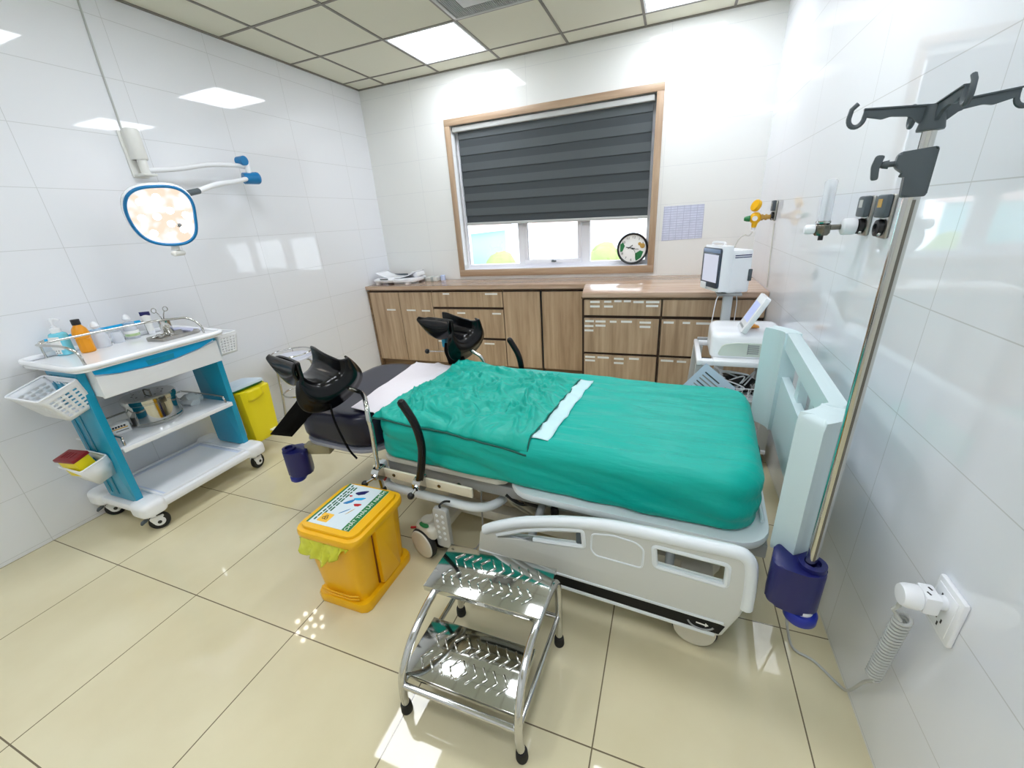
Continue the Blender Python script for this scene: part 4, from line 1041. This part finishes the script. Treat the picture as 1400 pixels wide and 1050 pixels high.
hb_strip(.855, .925, .044, va + .075, vb - .095, 'top', .016).build('top_rail', M['headb'], hb)
for (z0, z1) in ((.70, .90),):
    hb_strip(z0 - .24, .926, .080, va - .004, va + .10, 'post', .026).build('side_post', M['headb'], hb)
    hb_strip(z0 - .24, .926, .06, vb - .12, vb + .004, 'post', .022).build('side_post', M['headb'], hb)
for v in (VC - .115, VC + .115):
    q = MB(); q.prism(rounded([(v - .035, .70), (v + .035, .70), (v + .018, .88), (v - .018, .88)], .01), 0, .130, .160, .008); q.build('divider', M['headb'], hb)
q = MB(); q.prism(rounded([(va + .17, .50), (vb - .17, .50), (vb - .17, .70), (va + .17, .70)], .03), 0, .122, .131, .004); q.build('inset_panel', mat('headboard_inset', (196, 214, 224), .4), hb)
# near side rail
out = [(-.98, .145), (-.98, .18), (-.962, .285), (-.938, .32), (-.878, .357), (-.765, .41), (-.62, .455), (-.506, .48), (-.432, .490), (-.321, .497), (-.187, .501), (-.075, .505), (-.045, .497), (-.028, .467), (-.021, .391), (-.019, .30), (-.029, .249), (-.068, .142), (-.085, .131), (-.96, .131)]
h1 = rounded([(-.886, .300), (-.768, .360), (-.652, .403), (-.535, .433), (-.529, .362), (-.622, .345), (-.713, .331)][::-1], .012, 3)
h2 = rounded([(-.301, .444), (-.084, .442), (-.081, .355), (-.292, .360)][::-1], .015, 4)
VRL = -.715
mt = Matrix.Translation((0, VRL, 0)) @ Matrix.Rotation(PI / 2, 4, 'X')
sr = plate2d('side_rail', out, [h1, h2], .036, .012, M['railgrey'], bed, mt)
q = MB(); q.tube(smooth_path([(x, VRL - .006, z - .016) for (x, z) in out[3:16]], 4), .0205, 12); q.build('rail_edge', M['bedwhite'], sr)
for h, nm in ((h1, 'grip_lip'), (h2, 'window_lip')):
    lo = [p for p in h if (p[1] < .362 and nm == 'grip_lip') or nm == 'window_lip']
    q = MB(); q.tube([(x, VRL - .012, z) for (x, z) in h], .010, 8, closed=True); q.build(nm, M['bedwhite'], sr)
q = MB(); q.prism([(-.972, .150), (-.968, .192), (-.09, .195), (-.066, .19), (-.080, .149)], 1, VRL - .0195, VRL - .017); st = q.build('dark_stripe', mat('stripe_black', (8, 10, 14), .45, Specular_IOR_Level=.25), sr)
q = MB(); q.bx(-.97, -.07, VRL - .022, VRL - .010, .196, .206, .003); q.bx(-.97, -.09, VRL - .022, VRL - .010, .132, .146, .004); q.build('stripe_border', M['bedwhite'], sr)
q = MB(); ga = [(-.135 + .040 * math.cos(a), .178 + .028 * math.sin(a)) for a in [PI * 1.05 + .085 * PI * k for k in range(11)]]
q.tube([(x, VRL - .0197, z) for (x, z) in ga], .0032, 6); q.build('gauge_arc', M['grey'], st)
q = MB(); q.prism([(-.15, .176), (-.122, .174), (-.122, .181), (-.112, .172), (-.122, .164), (-.122, .169), (-.15, .171)], 1, VRL - .0205, VRL - .0192); q.build('gauge_arrow', M['label'], st)
q = MB(); rc = rounded([(-.502, .432), (-.429, .447), (-.355, .441), (-.329, .42), (-.331, .339), (-.487, .34), (-.505, .36)], .015, 4)
q.tube([(x, VRL - .0185, z) for (x, z) in rc], .0035, 6, closed=True); q.build('recess_outline', M['bedwhite'], sr)
MB().bx(-.562, -.532, VRL - .014, VRL + .012, .358, .425, .008).build('release_button', M['dgrey'], sr)
q = MB()
for u in (-.75, -.25): q.tube(smooth_path([(u, VRL + .018, .30), (u, VRL + .07, .32), (u, V0 + .05, .37)], 4), .016, 10)
q.build('rail_hinge', M['grey'], sr)
# far side rail, lowered, seen only in gaps
mt = Matrix.Translation((0, V1 + .13, 0)) @ Matrix.Rotation(PI / 2, 4, 'X')
plate2d('side_rail', out, [h1, h2], .036, .012, M['railgrey'], bed, mt)

# ---- cloths on the bed
def wr(u, v):
    """gentle wrinkle height field of the fitted sheet"""
    n1 = noise.noise(Vector((u * 2.2 + 3, v * 7 + u * 1.6, 1.3))); n2 = noise.noise(Vector((u * 5, v * 22 + u * 5, 4.1)))
    n3 = noise.noise(Vector((u * 9 + 2, v * 9 - u * 4, 7.7)))
    n4 = 1 - abs(noise.noise(Vector((u * 1.1 + v * .9, v * 11 - u * 1.2, 11.7)))) * 2.4
    return .008 * n1 + .006 * n2 + .0025 * n3 + .007 * max(0, n4) ** 1.5
def sheet_disp(p, n, e):
    w = wr(p.x, p.y); z = p.z
    if z > .635: z += w - .012 * max(0, 1 - abs(p.x + 1.575) / .25) * 0
    k = max(0.0, min(1.0, (.645 - p.z) / .12))
    side = noise.noise(Vector((p.x * 3.2, p.y * 3, p.z * 16 + p.x * 3))) * .013 + noise.noise(Vector((p.x * 7, p.z * 34 + p.x * 6, 2))) * .008
    q = side * k
    dz = .012 * max(0, (p.x + .9) / .9) * 0
    return (p.x + n.x * q, p.y + n.y * q, z + dz)
q = MB(); q.slab(-1.595, .008, V0 - .008, V1 + .008, .4435, .652, .13, .06, .0135, sheet_disp, .03)
bmesh.ops.delete(q.bm, geom=[f for f in q.bm.faces if all(v.co.z < .4445 for v in f.verts)], context='FACES')
sheet = q.build('fitted_sheet', M['sheet'], None, angle=180, solid=.002)
sheet.location = BED; sheet.rotation_euler = (0, 0, BR)
tag(sheet, 'glossy teal fitted sheet stretched over the head part of the bed', 'sheet')
def ztop(u, v):
    e = min(v - (V0 - .008), V1 + .008 - v, u + 1.595)
    z = .652 + wr(u, v)
    if e < .06: z -= .06 - math.sqrt(max(0, .06 ** 2 - (.06 - max(e, 0)) ** 2))
    return z
# drape: corners near-foot, near-head, far-head, far-foot
dc = [Vector((-1.585, -.575)), Vector((-.795, -.592)), Vector((-.775, .095)), Vector((-1.60, .212))]
def dfn(i, j):
    p = dc[0].lerp(dc[1], i).lerp(dc[3].lerp(dc[2], i), j)
    r = abs(noise.noise(Vector((p.x * 7 + 1, p.y * 7, .5)))) ; r2 = abs(noise.noise(Vector((p.x * 15, p.y * 13 + p.x * 8, 3.5)))); r3 = noise.noise(Vector((p.x * 3.3, p.y * 3.3, 9.)))
    edge = min(1.0, min(i, 1 - i, j, 1 - j) * 9 + .12)
    wv = Vector((noise.noise(Vector((p.x * 4, p.y * 4, 21.))), noise.noise(Vector((p.x * 4, p.y * 4, 31.))), 0)) * .16
    pw_ = Vector((p.x, p.y, 0)) + wv
    ra = abs(noise.noise(Vector((pw_.x * 8, pw_.y * 8, .5)))); rb = abs(noise.noise(Vector((pw_.x * 13 + pw_.y * 9, pw_.y * 6, 3.5)))); rc_ = abs(noise.noise(Vector((pw_.x * 26, pw_.y * 22, 8.5))))
    h = edge * (.022 * max(0, 1 - ra * 4.5) ** 1.3 + .014 * max(0, 1 - rb * 4.5) + .005 * max(0, 1 - rc_ * 4) + .012 * (r3 + .6))
    hang = 0
    return Vector((p.x, p.y, ztop(p.x, p.y) + .0055 + max(h, 0)))
q = MB(); q.surf(dfn, 170, 150); dr_ = q.build('surgical_drape', M['drape'], None, angle=180, solid=.003)
dr_.location = BED; dr_.rotation_euler = (0, 0, BR)
tag(dr_, 'crumpled darker teal drape with a dark hem lying on the teal sheet', 'drape')
q = MB(); q.tube([dfn(k / 60, 0) + Vector((0, -.003, -.003)) for k in range(61)], .0045, 6); q.tube([dfn(1, k / 60) + Vector((.003, 0, -.001)) for k in range(61)], .0032, 6); q.build('hem', M['hem'], dr_)
q = MB(); q.surf(lambda i, j: Vector((-.790 + .018 * j + .070 * i + .004 * math.sin(j * 23), -.552 + .650 * j, ztop(-.75, -.552 + .65 * j) + .005 + .003 * math.sin(j * 40 + i * 4))), 6, 60)
o = q.build('fabric_strip', M['tape'], None, angle=180, solid=.002); o.location = BED; o.rotation_euler = (0, 0, BR)
tag(o, 'narrow pale fabric strip across the sheet beside the teal drape', 'strip')
pc = [Vector((-1.79, -.50)), Vector((-1.50, -.52)), Vector((-1.50, .185)), Vector((-1.90, .185))]
def pfn(i, j):
    p = pc[0].lerp(pc[1], i).lerp(pc[3].lerp(pc[2], i), j)
    z = .6305 + .012 * max(0, noise.noise(Vector((p.x * 9, p.y * 6, 2)))) + .014 * max(0, j - .8) / .2 * max(0, noise.noise(Vector((p.x * 20, p.y * 18, 6))))
    if p.x > -1.625: z = .6295 + .0
    return Vector((p.x, p.y, z))
pc[1].x = -1.603; pc[2].x = -1.605
q = MB(); q.surf(pfn, 40, 60); o = q.build('paper_pad', M['pad'], None, angle=180, solid=.002); o.location = BED; o.rotation_euler = (0, 0, BR)
tag(o, 'white paper pad spread over the navy foot end of the bed', 'pad')
MB().tube([(.022, .17, .452), (.022, -.50, .452)], .007, 10).build('mattress_stop', M['bedwhite'], bed)
q = MB(); q.tube(smooth_path([(.024, -.16, .452), (.03, -.14, .51), (.028, -.10, .52), (.025, -.07, .50)], 5), .007, 8); q.build('stop_hook', M['black'], bed)
# remote handset
t = thing('bed_remote', 'pale grey bed remote with two rows of buttons hung from the bed edge', 'remote', bw(-1.205, V0 - .068, .178), BR)
q = MB(); q.slab(-.038, .038, -.108, .108, -.013, .013, .016, .006, .012, None, .004); body = q.build('body', M['lgrey'], t, rot=(PI / 2, 0, math.radians(0)))
for k in range(5):
    for s in (-1, 1): MB().lathe([(0, 0), (.008, 0), (.007, .003), (0, .0035)], (s * .015, -.0125, .072 - .031 * k), 14, (PI / 2, 0, 0)).build('button', M['bedwhite'], t)
MB().tube(smooth_path([(0, .0, .106), (.0, .0, .122), (.012, .02, .130), (.03, .038, .122)], 5), .005, 8).build('hook', M['black'], t)
tag(MB().tube(smooth_path([bw(-1.18, V0 - .06, .08), bw(-1.16, V0 - .03, .04), bw(-1.09, V0 - .0, .03), bw(-1.06, V0 + .03, .12), bw(-1.06, V0 + .05, .29), bw(-1.05, V0 + .06, .343)], 6), .0035, 8).build('remote_cord', M['grey'], None), 'thin grey cord looping from the bed remote under the bed', 'cord')

# ------------------------------------------------------------------ drip stand in the bumper socket
px, py, _ = bw(.1085, V0 - .139, 0)
iv = thing('drip_stand', 'chrome drip pole with four grey hooks standing in the blue bed corner', 'drip stand', (px, py, .513))
MB().cyl((0, 0, 0), (0, 0, .935), .0135, n=24).build('lower_tube', M['steel'], iv)
MB().cyl((0, 0, .93), (0, 0, 1.04), .0108, n=24).build('upper_tube', M['steel'], iv)
q = MB(); q.bx(-.0025, .0025, -.0145, -.0128, .02, .92); q.build('tube_seam', M['steeld'], iv)
ang = math.radians(165)
cl = MB(); cl.prism(rounded([(-.018, 1.008), (.036, 1.004), (.038, .980), (.020, .966), (.018, .925), (-.018, .925)], .005, 4), 1, -.018, .018, .005)
c = cl.build('height_clamp', M['dgrey'], iv, rot=(0, 0, ang))
q = MB(); q.cyl((.034, 0, .986), (.058, 0, .986), .005); q.cyl((.046, 0, .986), (.056, 0, .986), .008, .006); q.build('clamp_screw', M['dgrey'], c)
MB().prism(rounded([(.054, 1.002), (.068, 1.004), (.072, .985), (.068, .960), (.057, .960), (.059, .982)], .004, 4), 1, -.010, .010, .003).build('clamp_handle', M['dgrey'], c)
hd = MB().lathe([(0, 1.035), (.019, 1.035), (.020, 1.038), (.0155, 1.062), (.015, 1.076), (0, 1.078)], n=24).build('hook_head', M['dgrey'], iv)
for k, a in enumerate((175, 355, 265, 85)):
    m = MB(); L = .104
    m.prism(rounded([(.006, 1.076), (L, 1.084), (L, 1.071), (.074, 1.063), (.062, 1.066), (.034, 1.062), (.02, 1.05), (.006, 1.04)], .003, 3), 1, -.0028, .0028, .001)
    m.prism([(.006, 1.074), (L, 1.082), (L, 1.085), (.006, 1.077)], 1, -.0055, .0055, .001)
    arc = [(L + .009 - .012 * math.cos(b), 0, 1.071 - .015 * math.sin(b)) for b in [PI * x / 10 for x in range(0, 12)]]
    m.tube([(L - .004, 0, 1.077)] + arc + [(L + .019, 0, 1.086), (L + .011, 0, 1.094)], .0042, 8)
    m.build('hook_arm', M['dgrey'], hd, rot=(0, 0, math.radians(a)))

# ------------------------------------------------------------------ yellow clinical waste bin
BX, BY = 1.8575, -2.975
t = thing('waste_bin', 'yellow pedal waste bin with a printed lid on the floor at the bed foot', 'bin', (BX, BY, 0))
q = MB(); q.slab(-.133, .133, -.165, .165, 0, .045, .035, .014, .03, None, .004)
base = q.build('base', M['yellow'], t)
q = MB(); q.slab(-.118, .118, -.150, .150, .03, .345, .035, .0, .03, lambda p, n, e: (p.x * (.93 + .20 * (p.z - .03) / .315), p.y * (.95 + .085 * (p.z - .03) / .315), p.z))
body = q.build('body', M['yellow'], t)
q = MB()
for k in range(2): q.tube([(-.095, -.152 - .001 * k, .062 + .016 * k), (-.05, -.157, .054 + .016 * k), (.05, -.157, .054 + .016 * k), (.095, -.152, .062 + .016 * k)], .0035, 6)
q.build('front_rib', M['yellow'], body)
# raised hinge column on the right flank
q = MB(); q.prism(rounded([(-.045, .05), (.075, .05), (.075, .352), (-.045, .352)], .01), 0, .112, .142, .006)
for v in q.bm.verts: v.co.x += (v.co.z - .05) * .065 - .008
q.build('hinge_panel', M['yellow'], t)
q = MB(); q.prism([(-.052, .055), (-.046, .055), (-.046, .345), (-.052, .345)], 0, .10, .1235)
for v in q.bm.verts: v.co.x += (v.co.z - .05) * .055 - .006
q.build('panel_gap', mat('gap_orange', (120, 62, 8), .6), body)  # darker orange sliver paints the shade beside the hinge panel
lid = MB(); lid.slab(-.158, .158, -.165, .165, .338, .372, .05, .012, .025, None, .006); lid = lid.build('lid', M['yellow'], t)
q = MB(); q.slab(-.138, .138, -.145, .145, .366, .384, .035, .008, .03); q.build('lid_panel', M['yellow'], lid)
LX, LY, LZ = -.010, .008, .3845
lb_ = MB().bx(LX - .108, LX + .108, LY - .128, LY + .128, .3838, .3849).build('lid_label', mat('label_white', (214, 226, 232), .35), lid)
q = MB(); q.bx(LX + .072, LX + .1075, LY - .128, LY + .128, .3846, .3852); q.build('banner', M['green'], lb_)
MB().bx(LX - .1075, LX - .098, LY - .128, LY + .128, .3846, .3852).build('border_line', M['green'], lb_)
ty = Matrix.Translation((LX + .0895, LY - .002, .3853)) @ Matrix.Rotation(PI / 2, 4, 'Z')
text_mesh('banner_text', 'CHẤT THẢI LÂY NHIỄM', .0235, M['label'], lb_, ty, .0003)
rr = random.Random(3)
tm = mat('print_green', (16, 92, 60), .5)
for r in range(3):
    y = LY - .11 + .03 * r
    while y < LY + .12 - .02 * (r > 0):
        w_ = rr.uniform(.012, .03); MB().bx(LX - .088 + .014 * r, LX - .080 + .014 * r, y, min(y + w_, LY + .122), .3847, .3852).build('print_word', tm, lb_); y += w_ + .005
for (nm, x, y, rx, ry, m, a) in (('glove_picture', -.005, .085, .026, .015, 'navyp', .5), ('syringe_picture', .012, .048, .024, .010, 'cyan', .3), ('mask_picture', -.018, .02, .022, .011, 'blue', .8), ('drip_bag_picture', .03, .012, .016, .010, 'red', .2), ('swab_picture', -.04, .055, .007, .006, 'red', 0), ('needle_picture', .005, -.035, .022, .003, 'blue', .9), ('stick_picture', .03, -.03, .02, .002, 'amber', 1.2)):
    q = MB(); P = [(rx * math.cos(b) * (1 + .25 * math.sin(3 * b)), ry * math.sin(b) * (1 + .2 * math.cos(2 * b))) for b in [2 * PI * k / 20 for k in range(20)]]
    q.prism(P, 2, 0, .0008); q.build(nm, M[m], lb_, loc=(LX + x, LY + y, .3847), rot=(0, 0, a))
q = MB().prism(rounded([(-.026, -.024), (.026, -.024), (.026, .024), (-.026, .024)], .006), 2, 0, .0008); hz = q.build('hazard_square', mat('hazard_orange', (240, 186, 60), .5), lb_, loc=(LX - .045, LY - .088, .3847))
q = MB()
for k in range(3): a = k * 2 * PI / 3 + PI / 2; q.torus((.007 * math.cos(a), .007 * math.sin(a), .0009), .0062, .0012, None, 16, 6)
q.build('hazard_sign', M['black'], hz)
q = MB()
def bagf(u, v):
    x = -.128 + .245 * u; d = .105 * (1 - abs(2 * u - .75) ** 1.6 * .7) * v + .012 * math.sin(u * 19) * v
    return (x, -.158 - .016 * v + .010 * math.sin(u * 31 + v * 4) * v + .006 * noise.noise(Vector((u * 14, v * 6, 2))), .345 - max(.01, d))
q.surf(bagf, 40, 14); q.build('bin_bag', M['greenbag'], t, solid=.0015)

# ------------------------------------------------------------------ two-step stool
t = thing('step_stool', 'chrome two-step stool with patterned steel treads in front of the bed', 'step stool', (2.54, -3.19, 0))
for s, xf, xr in ((-1, 2.342, 2.352), (1, 2.737, 2.754)):
    X = lambda f: (xf + (xr - xf) * f) - 2.54
    P = [(X(0), -.19, .022), (X(0) - s * .004, -.192, .10), (X(0) - s * .006, -.178, .165), (X(0) - s * .01, -.13, .225), (X(0) - s * .012, -.06, .262), (X(.3) - s * .012, .02, .283), (X(.6) - s * .01, .15, .286), (X(.9) - s * .008, .198, .268), (X(1) - s * .004, .196, .20), (X(1), .175, .022)]
    q = MB(); q.tube(smooth_path(P, 7), .0125, 14); q.build('side_frame', M['chrome'], t)
    q = MB(); q.tube([(X(0) - s * .005, -.19, .128), (X(1) - s * .003, .185, .128)], .009, 12); q.build('side_bar', M['chrome'], t)
    for (x, y) in ((X(0), -.19), (X(1), .175)):
        MB().lathe([(0, 0), (.017, 0), (.0185, .006), (.0175, .03), (.0155, .038), (.0, .038)], (x, y, 0), 20).build('foot', M['rubber'], t)
q = MB(); q.tube([(-.198, -.19, .128), (.197, -.19, .128)], .010, 12); q.build('front_bar', M['chrome'], t)
q = MB(); q.tube([(-.19, .182, .128), (.212, .182, .128)], .009, 12); q.build('rear_bar', M['chrome'], t)
def tread(x0, x1, y0, y1, z, nx):
    q = MB(); q.bx(x0, x1, y0, y1, z - .004, z, .0015); q.bx(x0, x1, y0, y0 + .003, z - .022, z - .001, .001); q.bx(x0, x1, y1 - .003, y1, z - .022, z - .001, .001)
    q.bx(x0, x0 + .003, y0, y1, z - .016, z - .001); q.bx(x1 - .003, x1, y0, y1, z - .016, z - .001)
    w, d = x1 - x0, y1 - y0
    for r in range(2):
        for k in range(nx):
            cx = x0 + w * (.10 + .82 * (k + .5 * r * .6) / nx) + .01; cy = y0 + d * (.30 + .40 * r)
            fl = 1 if k >= nx // 2 - (1 if r else 0) else -1
            for sg in (-1, 1):
                q.box((cx - fl * .0, cy + sg * .0145, z + .0012), (.042, .0065, .005), .0022, (0, 0, -fl * sg * math.radians(52)), 2)
    return q.build('tread', M['steel'], t)
tread(-.224, .196, .028, .232, .300, 10)
tread(-.204, .176, -.170, .028, .155, 9)
MB().bx(-.02, .006, .0262, .0276, .283, .294).build('maker_label', M['label'], t)

# ------------------------------------------------------------------ monitor cart, fetal monitor, patient monitor
t = thing('equipment_cart', 'white equipment cart behind the head end of the bed by the right wall', 'cart', (3.415, -1.42, 0))
q = MB(); X0, X1, Y0, Y1 = -.21, .205, -.22, .22
q.bx(X0 + .085, X1, Y0, Y1, .628, .66, .008); q.bx(X0, X0 + .03, Y0, Y1, .628, .66, .008); q.bx(X0 + .025, X0 + .09, Y0, Y0 + .05, .628, .66, .008); q.bx(X0 + .025, X0 + .09, Y1 - .05, Y1, .628, .66, .008)
q.build('top', M['whiteg'], t)
MB().bx(X0 + .02, X0 + .19, Y1 - .03, Y1 - .004, .66, .675, .003).build('rear_strip', M['grey'], t)
for y in (Y0 + .04, Y1 - .04):
    q = MB(); q.prism([(X0 + .0, .628), (X0 + .055, .628), (X0 + .03, .12), (X0 - .03, .12)], 1, y - .02, y + .02, .005); q.build('leg', M['lgrey'], t)
    q = MB(); q.prism([(X1 - .05, .628), (X1, .628), (X1, .12), (X1 - .05, .12)], 1, y - .02, y + .02, .005); q.build('leg', M['lgrey'], t)
MB().bx(X0, X1, Y0 + .01, Y1 - .01, .10, .125, .006).build('bottom_shelf', M['white'], t)
q = MB(); q.bx(X0 + .06, X1 - .05, Y0 + .02, Y1 - .03, .42, .43); q.build('wire_shelf', M['white'], t)
q = MB()
for k in range(10):
    x = X0 + .07 + .03 * k; q.cyl((x, Y0 + .015, .42), (x, Y0 + .015, .50), .0022, n=6)
q.cyl((X0 + .06, Y0 + .015, .50), (X1 - .05, Y0 + .015, .50), .0028, n=6); q.cyl((X0 + .06, Y0 + .015, .46), (X1 - .05, Y0 + .015, .46), .0022, n=6); q.build('basket_front', M['white'], t)
for x in (X0 + .02, X1 - .04):
    for y in (Y0 + .05, Y1 - .05):
        MB().lathe([(0, -.012), (.036, -.012), (.04, -.006), (.04, .006), (.036, .012), (0, .012)], (x, y, .04), 22, (PI / 2, 0, 0)).build('castor', M['rubber'], t)
        MB().box((x, y, .085), (.04, .036, .04), .006).build('castor_fork', M['grey'], t)
rr = random.Random(11)
for k in range(9):
    P = [Vector((3.29 + rr.uniform(0, .24), -1.60 + rr.uniform(.0, .12), .455 + rr.uniform(0, .12))) for _ in range(5)]
    P[0].z = .438; P[-1].z = .438
    tag(MB().tube(smooth_path(P, 6), .0042, 6).build('monitor_lead', M['white'] if k % 3 else M['black'], None), ('white' if k % 3 else 'black') + ' lead tangled in the wire basket under the cart top', 'lead', ('white' if k % 3 else 'black') + ' leads tangled in the cart basket')
q = MB(); q.ball((0, 0, 0), 1, (.11, .05, .045), 16)
for v in q.bm.verts: v.co += Vector(noise.noise_vector(v.co * 22)) * .02
tag(q.build('cuff', M['black'], None, loc=(3.43, -1.47, .485)), 'black cuff bundle among the leads under the cart top', 'cuff')
# fetal monitor
t = thing('fetal_monitor', 'cream fetal monitor with a raised tilted screen on the white cart', 'monitor', (3.46, -1.43, .661))
q = MB(); q.slab(-.185, .178, -.15, .16, 0, .125, .045, .03, .03, lambda p, n, e: (p.x, p.y + (.02 * p.z / .125 if p.y < 0 else 0), p.z * (1 + .18 * (p.y + .15) / .3)), .006); q.build('body', M['whiteg'], t)
q = MB(); q.prism(rounded([(-.15, .012), (.14, .012), (.14, .085), (-.06, .088), (-.13, .075)], .02), 1, -.153, -.142, .003); fp = q.build('front_panel', mat('panel_sage', (206, 214, 204), .4), t)
q = MB()
for k in range(5): q.bx(-.002 + .0, .05, -.1545, -.152, .028 + .011 * k, .034 + .011 * k)
q.bx(-.004, .0, -.1545, -.152, .024, .082); q.build('maker_plate', M['grey'], fp)
sc_ = MB(); sc_.slab(-.085, .085, 0, .215, -.014, .014, .018, .007, .02, None, .005)
Bs = basis((.0 - .035, -.055, .135), Vector((0, -1, 0)), Vector((math.sin(math.radians(27)), 0, math.cos(math.radians(27)))), Vector((-math.cos(math.radians(27)), 0, math.sin(math.radians(27)))))
for v in sc_.bm.verts: v.co = Bs @ v.co
so = sc_.build('screen_housing', M['whiteg'], t)
q = MB(); q.bx(-.062, .062, .06, .17, .0135, .0152)
for v in q.bm.verts: v.co = Bs @ v.co
q.build('display', M['screenb'], so)
q = MB()
for k in range(4): q.bx(-.05 + .028 * k, -.032 + .028 * k, .022, .034, .0135, .0158)
for v in q.bm.verts: v.co = Bs @ v.co
q.build('keys', M['grey'], so)
q = MB(); q.bx(.01, .06, -.02, .004, .142, .150, .003); q.box((.035, .02, .148), (.03, .05, .006), .002, (0, 0, .5)); q.build('lead_clip', M['orange'], t)
# patient monitor on its own stand
px_, py_ = 3.385, -1.085
t = thing('monitor_stand', 'grey post of the patient monitor stand behind the cart', 'stand', (px_, py_, 0))
MB().bx(-.028, .028, -.02, .02, .06, .925, .006).build('post', mat('post_silver', (196, 202, 206), .35, .3), t)
q = MB()
for k in range(4):
    a = PI / 4 + k * PI / 2; q.tube([(0, 0, .075), (.125 * math.cos(a), .125 * math.sin(a), .055)], [.018, .012], 10)
q.build('base', M['grey'], t)
for k in range(4):
    a = PI / 4 + k * PI / 2; MB().ball((.125 * math.cos(a), .125 * math.sin(a), .0225), .0225, n=14).build('castor', M['rubber'], t)
MB().bx(-.07, .07, -.07, .07, .925, .942, .004).build('mount_plate', M['grey'], t)
t = thing('patient_monitor', 'boxy pale grey patient monitor with a bright screen on a post in the right corner', 'monitor', (3.268, -1.10, .9425), math.radians(-67))
# local: front faces -y, width along x
q = MB(); q.slab(-.113, .113, .0, .075, 0.012, .285, .018, .008, .02, None, .008); b = q.build('front_case', M['whiteg'], t)
q = MB(); q.slab(-.098, .098, .06, .205, 0.0, .255, .02, .012, .025, None, .01); q.build('rear_case', M['white'], t)
q = MB(); q.prism(rounded([(-.108, .035), (.108, .035), (.108, .272), (-.108, .272)], .014), 1, -.006, .003, .003); bz_ = q.build('bezel', mat('bezel_slate', (56, 68, 84), .35), t)
MB().bx(-.088, .088, -.0075, -.005, .068, .232).build('screen', M['screen'], bz_)
MB().bx(-.1, .1, -.0072, -.005, .243, .265, .001).build('brand_strip', mat('bezel_blue', (132, 152, 186), .4), bz_)
MB().bx(-.096, -.03, -.012, -.004, .02, .06, .003).build('jog_panel', M['whiteg'], t)
q = MB(); q.tube(smooth_path([(-.07, .03, .283), (-.06, .035, .30), (.06, .035, .30), (.07, .03, .283)], 5), .007, 8); q.build('carry_handle', M['whiteg'], t)
q = MB()
for k in range(2): q.bx(.0975, .0992, .09, .19, .222 - .012 * k, .227 - .012 * k)
q.build('vent', M['navyp'], t)
MB().bx(.085, .102, .185, .207, .07, .14, .003).build('side_bracket', M['dgrey'], t)
def lead(label, P, m='white', r=.003):
    tag(MB().tube(smooth_path(P, 7), r, 8).build('monitor_cable', M[m], None), label, 'cable')
lead('white cable looping down left of the monitor post', [(3.335, -1.13, .9425), (3.315, -1.15, .90), (3.305, -1.16, .80), (3.30, -1.155, .70), (3.31, -1.15, .62)])
lead('white cable looping down right of the monitor post', [(3.43, -1.03, .9425), (3.445, -1.04, .88), (3.445, -1.05, .78), (3.44, -1.07, .68), (3.43, -1.08, .62)])
# printed sheet tucked into the cart front
t = thing('instruction_sheet', 'pale blue printed sheet hung askew on the cart front behind the bed', 'sheet', (3.255, -1.665, .635))
t.rotation_euler = (math.radians(-8), math.radians(40), 0)
MB().bx(-.012, .20, -.001, .001, -.235, .012).build('paper', M['paper'], t)
for k in range(9):
    w_ = rr.uniform(.08, .15); MB().bx(.02, .02 + w_, -.0018, -.0008, -.03 - .021 * k, -.023 - .021 * k).build('print_line', M['grey'] if k % 3 else M['dgrey'], t)
MB().bx(.155, .185, -.006, .004, -.05, -.02, .002).build('red_clip', M['red'], t)

# ------------------------------------------------------------------ camera, sky, colour
cam = bpy.data.cameras.new('camera'); cam.sensor_fit = 'HORIZONTAL'; cam.sensor_width = 36.0
cam.lens = 552.9458 / 1400 * 36.0; cam.clip_start = 0.02; cam.clip_end = 200
co = bpy.data.objects.new('camera', cam); COL.objects.link(co)
co.location = (3.0378, -3.9997, 1.4443); co.rotation_euler = (1.189, 0.0651, 0.3585)
SC.camera = co
wd = bpy.data.worlds.new('sky'); SC.world = wd; wd.use_nodes = True
bg = wd.node_tree.nodes['Background']; bg.inputs['Color'].default_value = (0.86, 0.93, 1.0, 1); bg.inputs['Strength'].default_value = 4.2
SC.view_settings.view_transform = 'Standard'; SC.view_settings.look = 'None'
SC.view_settings.gamma = 1.0; SC.view_settings.exposure = 0.16; SC.view_settings.use_curve_mapping = False
SC.cycles.max_bounces = 12; SC.cycles.diffuse_bounces = 6; SC.cycles.glossy_bounces = 6; SC.cycles.transmission_bounces = 10
SC.cycles.caustics_reflective = False; SC.cycles.caustics_refractive = False
SC.cycles.sample_clamp_indirect = 6.0
